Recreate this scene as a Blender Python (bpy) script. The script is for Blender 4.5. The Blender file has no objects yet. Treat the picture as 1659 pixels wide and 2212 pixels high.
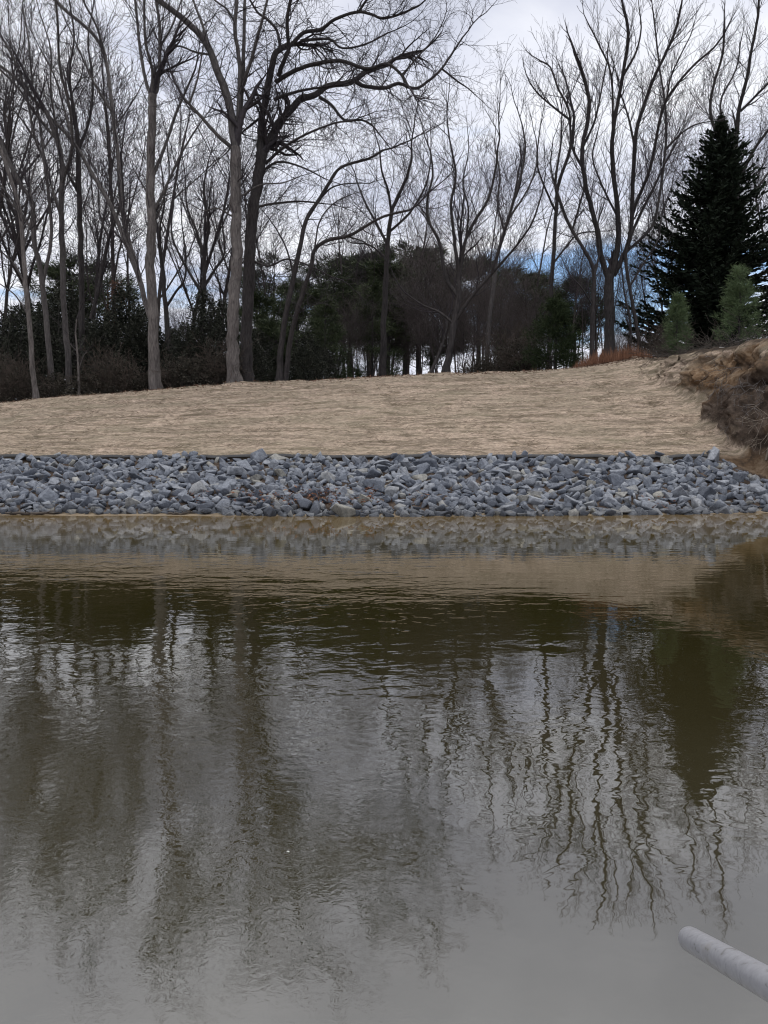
import bpy, bmesh, math, random
import numpy as np
from mathutils import Vector, Matrix, Euler

random.seed(11)
NP = np.random.default_rng(11)
R = math.radians
SC = bpy.context.scene

# ------------------------------------------------------------------ camera, world, sun, exposure
F, CX, CY = 1702.0, 829.5, 1106.0          # measured on a 1659 x 2212 view of the photograph
PITCH, EYE = R(5.0), 1.6
cam_d = bpy.data.cameras.new("camera")
cam = bpy.data.objects.new("camera", cam_d)
SC.collection.objects.link(cam)
cam.location = (0, 0, EYE)
cam.rotation_euler = (R(90) - PITCH, 0, 0)
cam_d.sensor_fit = 'HORIZONTAL'
cam_d.sensor_width = 36.0
cam_d.lens = 36.0 * F / 1659.0
cam_d.clip_start = 0.05
cam_d.clip_end = 3000
SC.camera = cam

SUN_EL, SUN_AZ = 58.0, 32.0    # azimuth clockwise from +Y (the view direction)
world = bpy.data.worlds.new("World")
SC.world = world
world.use_nodes = True
wt = world.node_tree
for n in list(wt.nodes):
    wt.nodes.remove(n)


def NN(nt, typ, **kw):
    n = nt.nodes.new(typ)
    for k, v in kw.items():
        setattr(n, k, v)
    return n


def setin(nt, sock, v):
    if isinstance(v, bpy.types.NodeSocket):
        nt.links.new(v, sock)
    elif v is not None:
        sock.default_value = v


def math_n(nt, op, a, b=None, c=None, clamp=False):
    n = NN(nt, 'ShaderNodeMath', operation=op, use_clamp=clamp)
    for i, v in enumerate((a, b, c)):
        if v is not None:
            setin(nt, n.inputs[i], v)
    return n.outputs[0]


def vmath(nt, op, a, b=None):
    n = NN(nt, 'ShaderNodeVectorMath', operation=op)
    setin(nt, n.inputs[0], a)
    if b is not None:
        setin(nt, n.inputs[1], b)
    return n.outputs[0]


def noise(nt, vec, scale, detail=3, rough=0.55, dist=0.0):
    n = NN(nt, 'ShaderNodeTexNoise')
    setin(nt, n.inputs['Vector'], vec)
    n.inputs['Scale'].default_value = scale
    n.inputs['Detail'].default_value = detail
    n.inputs['Roughness'].default_value = rough
    n.inputs['Distortion'].default_value = dist
    return n.outputs['Fac']


def mapr(nt, v, a, b, c=0.0, d=1.0, smooth=False):
    n = NN(nt, 'ShaderNodeMapRange')
    if smooth:
        n.interpolation_type = 'SMOOTHSTEP'
    setin(nt, n.inputs['Value'], v)
    for k, x in zip(('From Min', 'From Max', 'To Min', 'To Max'), (a, b, c, d)):
        setin(nt, n.inputs[k], x)
    return n.outputs['Result']


def ramp(nt, fac, stops, interp='LINEAR'):
    n = NN(nt, 'ShaderNodeValToRGB')
    cr = n.color_ramp
    cr.interpolation = interp
    while len(cr.elements) < len(stops):
        cr.elements.new(0.5)
    for e, (p, c) in zip(cr.elements, stops):
        e.position = p
        e.color = (*c, 1.0) if len(c) == 3 else c
    setin(nt, n.inputs[0], fac)
    return n.outputs[0]


def mixc(nt, fac, a, b):
    n = NN(nt, 'ShaderNodeMix', data_type='RGBA')
    n.clamp_factor = True
    ca = (*a, 1.0) if isinstance(a, tuple) and len(a) == 3 else a
    cb = (*b, 1.0) if isinstance(b, tuple) and len(b) == 3 else b
    setin(nt, n.inputs['Factor'], fac)
    setin(nt, n.inputs['A'], ca)
    setin(nt, n.inputs['B'], cb)
    return n.outputs['Result']


# sky: Nishita seen through gaps of a broken overcast, clouds laid out on a flat layer overhead
sky = NN(wt, 'ShaderNodeTexSky', sky_type='NISHITA')
sky.sun_disc = False
sky.sun_elevation = R(SUN_EL)
sky.sun_rotation = R(SUN_AZ)
tc = NN(wt, 'ShaderNodeTexCoord').outputs['Generated']
sep = NN(wt, 'ShaderNodeSeparateXYZ')
wt.links.new(tc, sep.inputs[0])
zz = math_n(wt, 'MAXIMUM', sep.outputs['Z'], 0.0)
den = math_n(wt, 'ADD', zz, 0.13)
comb = NN(wt, 'ShaderNodeCombineXYZ')
wt.links.new(math_n(wt, 'DIVIDE', sep.outputs['X'], den), comb.inputs[0])
wt.links.new(math_n(wt, 'DIVIDE', sep.outputs['Y'], den), comb.inputs[1])
uv = comb.outputs[0]
n_big = noise(wt, vmath(wt, 'ADD', uv, (3.1, 7.4, 0.0)), 0.9, 4, 0.5, 0.4)
n_det = noise(wt, vmath(wt, 'ADD', uv, (1.7, 2.2, 0.0)), 2.6, 5, 0.55, 0.3)
shade = math_n(wt, 'ADD', math_n(wt, 'MULTIPLY', n_big, 0.65), math_n(wt, 'MULTIPLY', n_det, 0.35))
# a thicker grey bank of cloud high up, ahead and to the right
bank = math_n(wt, 'MULTIPLY', mapr(wt, sep.outputs['Z'], 0.36, 0.47, 0.0, 1.0, True), mapr(wt, sep.outputs['X'], -0.18, 0.08, 0.25, 1.0, True))
shade = math_n(wt, 'SUBTRACT', shade, math_n(wt, 'MULTIPLY', bank, 0.15))
cloud_c = ramp(wt, shade, [(0.34, (0.52, 0.555, 0.68)), (0.43, (0.69, 0.72, 0.84)), (0.53, (0.88, 0.90, 0.98)), (0.65, (1.04, 1.04, 1.06))])
gap_n = noise(wt, vmath(wt, 'MULTIPLY', vmath(wt, 'ADD', uv, (0.4, 5.3, 0.0)), (0.7, 1.0, 1.0)), 1.7, 4, 0.55, 0.2)
band = math_n(wt, 'MULTIPLY', mapr(wt, sep.outputs['Z'], 0.10, 0.16, 0.0, 1.0, True), mapr(wt, sep.outputs['Z'], 0.20, 0.27, 1.0, 0.0, True))
side = mapr(wt, sep.outputs['X'], -0.15, 0.18, 0.42, 1.0, True)
gap_lo = math_n(wt, 'ADD', 0.27, math_n(wt, 'MULTIPLY', math_n(wt, 'MULTIPLY', band, side), 0.30))
gap = mapr(wt, gap_n, math_n(wt, 'SUBTRACT', gap_lo, 0.10), math_n(wt, 'ADD', gap_lo, 0.10), 0.0, 1.0, True)
sky_c = vmath(wt, 'MULTIPLY', sky.outputs[0], (0.092, 0.110, 0.130))
# an overcast sky is brighter towards the zenith than at the horizon
cloud_c = vmath(wt, 'SCALE', mixc(wt, mapr(wt, sep.outputs['Z'], 0.42, 0.7, 0.0, 0.55), cloud_c, (0.80, 0.79, 0.74)))
wt.links.new(mapr(wt, sep.outputs['Z'], 0.46, 0.92, 1.0, 2.5, True), cloud_c.node.inputs['Scale'])
col = mixc(wt, gap, sky_c, cloud_c)
bgn = NN(wt, 'ShaderNodeBackground')
wt.links.new(col, bgn.inputs['Color'])
bgn.inputs['Strength'].default_value = 1.0
wo = NN(wt, 'ShaderNodeOutputWorld')
wt.links.new(bgn.outputs[0], wo.inputs[0])

sun_d = bpy.data.lights.new("sun", 'SUN')
sun_d.energy = 1.0
sun_d.angle = R(10)
sun_d.color = (1.0, 0.95, 0.88)
sun = bpy.data.objects.new("sun", sun_d)
SC.collection.objects.link(sun)
_az, _el = R(SUN_AZ), R(SUN_EL)
sdir = Vector((math.sin(_az) * math.cos(_el), math.cos(_az) * math.cos(_el), math.sin(_el)))
sun.rotation_euler = sdir.to_track_quat('Z', 'Y').to_euler()
sun.location = sdir * 50

SC.view_settings.view_transform = 'Standard'
SC.view_settings.look = 'None'
SC.view_settings.exposure = 0.1
SC.view_settings.gamma = 1.0
SC.render.engine = 'CYCLES'
SC.cycles.filter_width = 1.15
SC.cycles.max_bounces = 6
SC.cycles.diffuse_bounces = 2
SC.cycles.glossy_bounces = 3


# ------------------------------------------------------------------ helpers
def W(x, y, Y):
    """the point at distance Y (metres along the view direction on the ground) seen at x, y of the 1659 x 2212 view"""
    xc, yc = (x - CX) / F, (CY - y) / F
    dy = math.cos(PITCH) + yc * math.sin(PITCH)
    dz = -math.sin(PITCH) + yc * math.cos(PITCH)
    t = Y / dy
    return (xc * t, Y, EYE + dz * t)


def link(o, parent=None):
    SC.collection.objects.link(o)
    if parent is not None:
        o.parent = parent
    return o


def tag(o, label=None, cat=None, group=None, kind=None):
    for k, v in (('label', label), ('category', cat), ('group', group), ('kind', kind)):
        if v:
            o[k] = v
    return o


def empty(name, loc, label=None, cat=None, group=None):
    o = bpy.data.objects.new(name, None)
    o.empty_display_size = 0.2
    o.location = loc
    return tag(link(o), label, cat, group)


class MB:
    """collects tubes, prisms and faces and links them as one mesh"""

    def __init__(self):
        self.v, self.q, self.t, self.n = [], [], [], 0

    def add(self, v, q=None, t=None):
        v = np.asarray(v, np.float32).reshape(-1, 3)
        if q is not None and len(q):
            self.q.append(np.asarray(q, np.int64) + self.n)
        if t is not None and len(t):
            self.t.append(np.asarray(t, np.int64) + self.n)
        self.v.append(v)
        self.n += len(v)

    def tube(self, pts, rad, sides=7, cap=False):
        pts = np.asarray(pts, float)
        m = len(pts)
        tan = np.gradient(pts, axis=0)
        tan /= np.linalg.norm(tan, axis=1)[:, None] + 1e-9
        ref = np.array([0.0, 1.0, 0.0]) if abs(tan[:, 1]).mean() < 0.8 else np.array([1.0, 0, 0])
        a = np.cross(tan, ref)
        a /= np.linalg.norm(a, axis=1)[:, None] + 1e-9
        b = np.cross(tan, a)
        th = np.linspace(0, 2 * np.pi, sides, endpoint=False)
        rad = np.asarray(rad, float)
        if rad.ndim == 1:
            rad = rad[:, None]
        ring = pts[:, None] + rad[:, :, None] * (np.cos(th)[None, :, None] * a[:, None] + np.sin(th)[None, :, None] * b[:, None])
        i = np.arange(m - 1)[:, None] * sides
        j = np.arange(sides)[None]
        k = (j + 1) % sides
        q = np.stack([i + j, i + k, i + sides + k, i + sides + j], -1).reshape(-1, 4)
        self.add(ring.reshape(-1, 3), q)
        if cap:
            self.add(np.vstack([ring[0], ring[-1], pts[:1], pts[-1:]]),
                     t=[(2 * sides, (s + 1) % sides, s) for s in range(sides)] + [(2 * sides + 1, sides + s, sides + (s + 1) % sides) for s in range(sides)])

    def prisms(self, segs):
        if not len(segs):
            return
        s = np.asarray(segs, float)
        p0, p1, r0, r1 = s[:, :3], s[:, 3:6], s[:, 6:7], s[:, 7:8]
        d = p1 - p0
        d /= np.linalg.norm(d, axis=1)[:, None] + 1e-9
        ref = np.where(np.abs(d[:, 2:3]) > 0.9, np.array([[1.0, 0, 0]]), np.array([[0, 0, 1.0]]))
        a = np.cross(d, ref)
        a /= np.linalg.norm(a, axis=1)[:, None] + 1e-9
        b = np.cross(d, a)
        vs = []
        for p, r in ((p0, r0), (p1, r1)):
            for k in range(3):
                t = 2.0944 * k
                vs.append(p + r * (math.cos(t) * a + math.sin(t) * b))
        v = np.stack(vs, 1).reshape(-1, 3)
        base = np.arange(len(s))[:, None] * 6
        q = np.concatenate([base + np.array([[0, 1, 4, 3]]), base + np.array([[1, 2, 5, 4]]), base + np.array([[2, 0, 3, 5]])], 0)
        self.add(v, q)

    def blades(self, p, d, L, w, flat=None):
        """thin quads (kites) from p along d"""
        d = d / (np.linalg.norm(d, axis=1)[:, None] + 1e-9)
        if flat is None:
            flat = NP.normal(size=d.shape)
        a = np.cross(d, flat)
        a /= np.linalg.norm(a, axis=1)[:, None] + 1e-9
        L = np.broadcast_to(np.asarray(L, float).reshape(-1, 1), (len(p), 1))
        w = np.broadcast_to(np.asarray(w, float).reshape(-1, 1), (len(p), 1))
        m = p + d * L * 0.45
        v = np.stack([p, m + a * w * 0.5, p + d * L, m - a * w * 0.5], 1).reshape(-1, 3)
        q = np.arange(len(p) * 4).reshape(-1, 4)
        self.add(v, q)

    def build(self, name, mat, parent=None, smooth=False):
        me = bpy.data.meshes.new(name)
        v = np.concatenate(self.v) if self.v else np.zeros((0, 3), np.float32)
        q = np.concatenate(self.q) if self.q else np.zeros((0, 4), np.int64)
        t = np.concatenate(self.t) if self.t else np.zeros((0, 3), np.int64)
        me.vertices.add(len(v))
        me.vertices.foreach_set('co', np.ascontiguousarray(v, np.float32).ravel())
        nl = q.size + t.size
        me.loops.add(nl)
        me.loops.foreach_set('vertex_index', np.concatenate([q.ravel(), t.ravel()]).astype(np.int32))
        me.polygons.add(len(q) + len(t))
        st = np.concatenate([np.arange(len(q)) * 4, q.size + np.arange(len(t)) * 3]).astype(np.int32)
        me.polygons.foreach_set('loop_start', st)
        if smooth:
            me.polygons.foreach_set('use_smooth', np.ones(len(q) + len(t), bool))
        me.update(calc_edges=True)
        if mat:
            me.materials.append(mat)
        o = bpy.data.objects.new(name, me)
        return link(o, parent)


def vnoise(x, y, seed=0):
    """value noise in 0..1"""
    x = np.asarray(x, float)
    y = np.asarray(y, float)
    xi, yi = np.floor(x), np.floor(y)
    fx, fy = x - xi, y - yi
    fx, fy = fx * fx * (3 - 2 * fx), fy * fy * (3 - 2 * fy)

    def h(a, b):
        s = np.sin(a * 127.1 + b * 311.7 + seed * 74.7) * 43758.5453
        return s - np.floor(s)
    return (h(xi, yi) * (1 - fx) + h(xi + 1, yi) * fx) * (1 - fy) + (h(xi, yi + 1) * (1 - fx) + h(xi + 1, yi + 1) * fx) * fy


def fbm(x, y, seed=0, o=4):
    s, a, f = 0, 0.5, 1
    for i in range(o):
        s = s + a * vnoise(x * f, y * f, seed + i)
        a *= 0.5
        f *= 2.03
    return s


def sstep(a, b, x):
    t = np.clip((np.asarray(x, float) - a) / (b - a), 0, 1)
    return t * t * (3 - 2 * t)


# ------------------------------------------------------------------ materials
def new_mat(name):
    m = bpy.data.materials.new(name)
    m.use_nodes = True
    nt = m.node_tree
    b = nt.nodes['Principled BSDF']
    return m, nt, b


def bump(nt, b, h, strength, dist):
    n = NN(nt, 'ShaderNodeBump')
    n.inputs['Strength'].default_value = strength
    n.inputs['Distance'].default_value = dist
    setin(nt, n.inputs['Height'], h)
    nt.links.new(n.outputs[0], b.inputs['Normal'])
    return n


def bark_mat(name, dark, light, scale=1.0):
    m, nt, b = new_mat(name)
    geo = NN(nt, 'ShaderNodeNewGeometry').outputs['Position']
    v = vmath(nt, 'MULTIPLY', geo, (9 * scale, 9 * scale, 1.6 * scale))
    n1 = noise(nt, v, 2.2, 4, 0.65, 0.4)
    n2 = noise(nt, geo, 0.9, 3, 0.6)
    f = math_n(nt, 'ADD', math_n(nt, 'MULTIPLY', n1, 0.7), math_n(nt, 'MULTIPLY', n2, 0.3))
    c = ramp(nt, f, [(0.33, dark), (0.66, light)])
    nt.links.new(c, b.inputs['Base Color'])
    b.inputs['Roughness'].default_value = 0.9
    b.inputs['Specular IOR Level'].default_value = 0.2
    bump(nt, b, n1, 0.9, 0.03)
    return m


def leaf_mat(name, dark, light, rough=0.6, spec=0.3, clump=1.2):
    m, nt, b = new_mat(name)
    g = NN(nt, 'ShaderNodeNewGeometry')
    n = noise(nt, g.outputs['Position'], clump, 2)
    f = math_n(nt, 'ADD', math_n(nt, 'MULTIPLY', g.outputs['Random Per Island'], 0.6), math_n(nt, 'MULTIPLY', n, 0.4))
    nt.links.new(ramp(nt, f, [(0.15, dark), (0.85, light)]), b.inputs['Base Color'])
    b.inputs['Roughness'].default_value = rough
    b.inputs['Specular IOR Level'].default_value = spec
    return m


M = {}
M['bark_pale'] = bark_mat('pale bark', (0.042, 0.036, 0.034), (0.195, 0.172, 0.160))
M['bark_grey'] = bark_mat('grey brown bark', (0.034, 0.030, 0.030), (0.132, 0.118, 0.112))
M['bark_dark'] = bark_mat('dark bark', (0.017, 0.015, 0.015), (0.072, 0.063, 0.061))
M['bark_far'] = bark_mat('far bark', (0.025, 0.021, 0.021), (0.09, 0.075, 0.07))
M['twig'] = bark_mat('twig bark', (0.026, 0.022, 0.025), (0.066, 0.056, 0.060))
M['thicket'] = bark_mat('thicket twigs', (0.044, 0.036, 0.036), (0.125, 0.103, 0.098))
M['twig_brown'] = bark_mat('brush twigs', (0.036, 0.028, 0.024), (0.105, 0.082, 0.068))
M['root'] = bark_mat('dry roots', (0.10, 0.08, 0.065), (0.30, 0.25, 0.20))
M['spruce'] = leaf_mat('spruce needles', (0.006, 0.010, 0.006), (0.022, 0.030, 0.018), 0.8, 0.1)
M['pine'] = leaf_mat('pine needles', (0.020, 0.031, 0.015), (0.078, 0.095, 0.043), 0.7, 0.2, 0.5)
M['young_pine'] = leaf_mat('young pine needles', (0.04, 0.066, 0.028), (0.14, 0.185, 0.088), 0.7, 0.2)
M['cedar'] = leaf_mat('cedar sprays', (0.014, 0.024, 0.011), (0.045, 0.058, 0.026), 0.8, 0.1)
M['holly'] = leaf_mat('holly leaves', (0.012, 0.015, 0.010), (0.058, 0.060, 0.044), 0.7, 0.15, 0.8)
M['brush_leaf'] = leaf_mat('dull brush leaves', (0.022, 0.021, 0.016), (0.072, 0.062, 0.047), 0.8, 0.2, 0.8)
M['dead_leaf'] = leaf_mat('rusty leaves', (0.07, 0.03, 0.018), (0.21, 0.10, 0.06), 0.8, 0.2)
M['red_grass'] = leaf_mat('rust coloured grass', (0.10, 0.045, 0.028), (0.30, 0.16, 0.10), 0.9, 0.1)
M['straw'] = leaf_mat('straw', (0.10, 0.078, 0.052), (0.56, 0.455, 0.35), 0.85, 0.15, 0.7)
M['oak_leaf'] = leaf_mat('clinging dead leaves', (0.07, 0.04, 0.028), (0.17, 0.10, 0.07), 0.9, 0.1)


def rock_mat(name, per_island):
    m, nt, b = new_mat(name)
    if per_island:
        rnd = NN(nt, 'ShaderNodeNewGeometry').outputs['Random Per Island']
    else:
        rnd = NN(nt, 'ShaderNodeObjectInfo').outputs['Random']
    geo = NN(nt, 'ShaderNodeNewGeometry').outputs['Position']
    base = ramp(nt, rnd, [(0.0, (0.08, 0.089, 0.112)), (0.25, (0.125, 0.138, 0.168)), (0.55, (0.172, 0.186, 0.218)),
                          (0.88, (0.24, 0.252, 0.28)), (0.965, (0.225, 0.215, 0.19)), (1.0, (0.36, 0.355, 0.345))])
    n1 = noise(nt, geo, 14, 5, 0.7, 0.6)
    n2 = noise(nt, geo, 3.1, 3, 0.6, 0.3)
    c = mixc(nt, mapr(nt, n1, 0.35, 0.75), vmath(nt, 'MULTIPLY', base, (0.55, 0.55, 0.56)), vmath(nt, 'MULTIPLY', base, (1.42, 1.42, 1.38)))
    c = mixc(nt, mapr(nt, n2, 0.62, 0.78, 0.0, 0.45), c, (0.20, 0.165, 0.12))
    # wet and algae dark along the water
    sp = NN(nt, 'ShaderNodeSeparateXYZ')
    nt.links.new(geo, sp.inputs[0])
    wet = mapr(nt, math_n(nt, 'ADD', sp.outputs['Z'], math_n(nt, 'MULTIPLY', n2, 0.12)), 0.12, 0.36, 1.0, 0.0, True)
    c = mixc(nt, math_n(nt, 'MULTIPLY', wet, 0.7), c, vmath(nt, 'MULTIPLY', c, (0.35, 0.34, 0.32)))
    nt.links.new(c, b.inputs['Base Color'])
    b.inputs['Roughness'].default_value = 0.8
    b.inputs['Specular IOR Level'].default_value = 0.4
    bump(nt, b, n1, 0.7, 0.03)
    return m


M['rock'] = rock_mat('riprap stone', False)
M['rock_fill'] = rock_mat('riprap stone small', True)


def ground_mat():
    m, nt, b = new_mat('ground')
    geo = NN(nt, 'ShaderNodeNewGeometry').outputs['Position']
    at = NN(nt, 'ShaderNodeVertexColor', layer_name='zone')
    sp = NN(nt, 'ShaderNodeSeparateColor')
    nt.links.new(at.outputs['Color'], sp.inputs[0])
    mat_z, clay_z, root_z = sp.outputs[0], sp.outputs[1], sp.outputs[2]
    sand_z = at.outputs['Alpha']
    # straw: stretched fibres, seams and thin places where soil and seedlings show
    fib = noise(nt, vmath(nt, 'MULTIPLY', geo, (9, 26, 26)), 2.4, 5, 0.7, 0.5)
    fib2 = noise(nt, vmath(nt, 'MULTIPLY', geo, (1.0, 7.5, 7.5)), 0.85, 4, 0.65, 0.6)
    patch = noise(nt, vmath(nt, 'MULTIPLY', geo, (0.35, 0.8, 0.8)), 1.3, 3, 0.6)
    straw = ramp(nt, fib, [(0.3, (0.18, 0.135, 0.095)), (0.5, (0.37, 0.286, 0.222)), (0.72, (0.52, 0.42, 0.338))])
    thin = mapr(nt, fib2, 0.48, 0.60, 0.0, 0.9)
    straw = mixc(nt, thin, straw, mixc(nt, patch, (0.15, 0.112, 0.076), (0.14, 0.118, 0.08)))
    grain = noise(nt, vmath(nt, 'MULTIPLY', geo, (0.7, 1.6, 1.6)), 9.0, 4, 0.8, 0.3)
    straw = vmath(nt, 'SCALE', straw)
    nt.links.new(mapr(nt, grain, 0.32, 0.68, 0.55, 1.45), straw.node.inputs['Scale'])
    fib3 = noise(nt, vmath(nt, 'MULTIPLY', geo, (0.45, 3.4, 3.4)), 0.9, 4, 0.7, 0.8)
    straw = mixc(nt, mapr(nt, fib3, 0.50, 0.60, 0.0, 0.75), straw, (0.135, 0.108, 0.078))
    straw = mixc(nt, mapr(nt, patch, 0.44, 0.70, 0.0, 0.6), straw, (0.215, 0.185, 0.13))
    n1 = noise(nt, geo, 5.5, 5, 0.7)
    n2 = noise(nt, geo, 1.7, 4, 0.6)
    litter = ramp(nt, n1, [(0.3, (0.018, 0.014, 0.011)), (0.7, (0.075, 0.055, 0.04))])
    clay = ramp(nt, math_n(nt, 'ADD', math_n(nt, 'MULTIPLY', n1, 0.5), math_n(nt, 'MULTIPLY', n2, 0.5)),
                [(0.38, (0.05, 0.034, 0.023)), (0.5, (0.13, 0.08, 0.045)), (0.62, (0.23, 0.17, 0.115))])
    dark = ramp(nt, n1, [(0.32, (0.024, 0.018, 0.014)), (0.55, (0.075, 0.055, 0.043)), (0.75, (0.15, 0.12, 0.097))])
    sand = ramp(nt, n1, [(0.3, (0.12, 0.092, 0.062)), (0.7, (0.23, 0.183, 0.13))])
    c = mixc(nt, mat_z, litter, straw)
    c = mixc(nt, clay_z, c, clay)
    c = mixc(nt, root_z, c, dark)
    c = mixc(nt, sand_z, c, sand)
    nt.links.new(c, b.inputs['Base Color'])
    b.inputs['Roughness'].default_value = 0.95
    b.inputs['Specular IOR Level'].default_value = 0.1
    h = math_n(nt, 'ADD', math_n(nt, 'MULTIPLY', math_n(nt, 'MULTIPLY', fib, mat_z), 0.5), math_n(nt, 'MULTIPLY', n1, 0.5))
    bump(nt, b, h, 0.8, 0.06)
    return m


M['ground'] = ground_mat()


def water_mat():
    m, nt, b = new_mat('pond water')
    geo = NN(nt, 'ShaderNodeNewGeometry').outputs['Position']
    sp = NN(nt, 'ShaderNodeSeparateXYZ')
    nt.links.new(geo, sp.inputs[0])
    X, Y = sp.outputs['X'], sp.outputs['Y']
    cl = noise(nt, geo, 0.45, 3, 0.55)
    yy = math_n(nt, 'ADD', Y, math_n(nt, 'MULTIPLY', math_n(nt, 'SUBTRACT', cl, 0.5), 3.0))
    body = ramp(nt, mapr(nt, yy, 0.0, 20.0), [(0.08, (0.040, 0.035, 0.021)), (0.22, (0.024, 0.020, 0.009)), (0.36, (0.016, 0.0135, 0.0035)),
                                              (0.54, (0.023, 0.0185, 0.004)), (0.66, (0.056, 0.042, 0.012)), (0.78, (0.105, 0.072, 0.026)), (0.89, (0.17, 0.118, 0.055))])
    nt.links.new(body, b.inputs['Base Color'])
    b.inputs['Roughness'].default_value = 0.02
    b.inputs['IOR'].default_value = 2.4
    # ripples: how rough each patch of the pond is
    patch = noise(nt, vmath(nt, 'ADD', geo, (4.0, 1.0, 0.0)), 0.38, 2, 0.5, 0.5)
    calm = mapr(nt, Y, 2.2, 5.0, 0.25, 1.0, True)
    calm2 = mapr(nt, Y, 9.5, 12.5, 1.0, 0.22, True)
    right = mapr(nt, X, -0.8, 1.4, 1.0, 0.55, True)
    amp = math_n(nt, 'MULTIPLY', math_n(nt, 'MULTIPLY', calm, calm2), math_n(nt, 'MULTIPLY', right, mapr(nt, patch, 0.35, 0.65, 0.35, 1.25)))
    w1 = noise(nt, vmath(nt, 'MULTIPLY', geo, (0.8, 1.0, 1.0)), 5.0, 2, 0.5, 0.7)
    w2 = noise(nt, vmath(nt, 'MULTIPLY', geo, (0.7, 1.0, 1.0)), 17.0, 1, 0.5, 0.3)
    w3 = noise(nt, vmath(nt, 'MULTIPLY', geo, (0.35, 1.0, 1.0)), 2.0, 2, 0.5, 0.4)
    chop = math_n(nt, 'MULTIPLY', mapr(nt, math_n(nt, 'ADD', X, math_n(nt, 'MULTIPLY', Y, 0.10)), -0.4, 0.9, 1.0, 0.0, True), mapr(nt, Y, 1.6, 3.0, 0.2, 1.0, True))
    w4 = noise(nt, geo, 26.0, 2, 0.6, 0.8)
    h = math_n(nt, 'MULTIPLY', amp, math_n(nt, 'ADD', math_n(nt, 'MULTIPLY', w1, 0.0046), math_n(nt, 'MULTIPLY', w2, 0.0009)))
    h = math_n(nt, 'ADD', h, math_n(nt, 'MULTIPLY', math_n(nt, 'MULTIPLY', w3, amp), 0.006))
    h = math_n(nt, 'ADD', h, math_n(nt, 'MULTIPLY', math_n(nt, 'MULTIPLY', w4, math_n(nt, 'MULTIPLY', chop, mapr(nt, Y, 3.6, 6.2, 1.0, 0.12))), math_n(nt, 'MULTIPLY', mapr(nt, patch, 0.3, 0.6, 0.3, 1.0), 0.0013)))
    # long low swells running along the far side, strongest where the wake has spread
    sw = noise(nt, vmath(nt, 'MULTIPLY', geo, (0.16, 1.0, 1.0)), 3.6, 2, 0.5, 0.2)
    band = mapr(nt, math_n(nt, 'ABSOLUTE', math_n(nt, 'SUBTRACT', Y, 9.6)), 0.3, 3.4, 1.0, 0.14, True)
    h = math_n(nt, 'ADD', h, math_n(nt, 'MULTIPLY', math_n(nt, 'MULTIPLY', sw, band), 0.0030))
    bump(nt, b, h, 1.0, 1.0)
    return m


M['water'] = water_mat()


def plain(name, c, rough=0.7, metal=0.0, var=0.25, scale=8.0):
    m, nt, b = new_mat(name)
    geo = NN(nt, 'ShaderNodeNewGeometry').outputs['Position']
    n = noise(nt, geo, scale, 4, 0.65)
    nt.links.new(mixc(nt, mapr(nt, n, 0.3, 0.7), tuple(x * (1 - var) for x in c), tuple(x * (1 + var) for x in c)), b.inputs['Base Color'])
    b.inputs['Roughness'].default_value = rough
    b.inputs['Metallic'].default_value = metal
    bump(nt, b, n, 0.3, 0.01)
    return m


M['fabric'] = plain('black filter cloth', (0.02, 0.02, 0.022), 0.8)
M['white_stone'] = plain('white stone', (0.62, 0.60, 0.57), 0.8)
M['wood_debris'] = plain('wet wood debris', (0.045, 0.034, 0.026), 0.8, 0, 0.5)

# ------------------------------------------------------------------ ground and water
CREST_PX = [(-260, 884), (0, 873), (90, 862), (170, 856), (340, 843), (510, 829), (620, 826), (830, 813), (1000, 806), (1130, 803), (1240, 794), (1390, 774), (1600, 764), (2200, 760)]
YC = 31.0
_cx = [W(x, y, YC)[0] for x, y in CREST_PX]
_cz = [W(x, y, YC)[2] for x, y in CREST_PX]
SH_X = [-300, -11, -5, 0, 5, 8, 10, 12, 16, 300]
SH_Y = [17.6, 17.55, 17.3, 17.15, 17.45, 17.9, 18.2, 18.4, 18.0, 18.0]


def shore(X):
    return np.interp(X, SH_X, SH_Y) + 0.10 * (vnoise(np.asarray(X) * 0.9, 0 * np.asarray(X), 5) - 0.5)


def bluff_s(X, Y):
    w = 1.3 * (fbm(Y * 0.9, X * 0.0 + 2.0, 31) - 0.5)
    xb = np.interp(Y, [17, 21, 24, 30, 34], [9.9, 9.0, 8.9, 8.9, 9.4]) + w
    xr = np.interp(Y, [17, 21, 24, 30, 34], [11.6, 10.6, 10.6, 11.0, 11.4]) + w
    return sstep(0, 1, (X - xb) / (xr - xb)) * sstep(18.3, 20.6, Y + 0.5 * (fbm(X * 0.9, Y * 0.0, 32) - 0.5))


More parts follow.
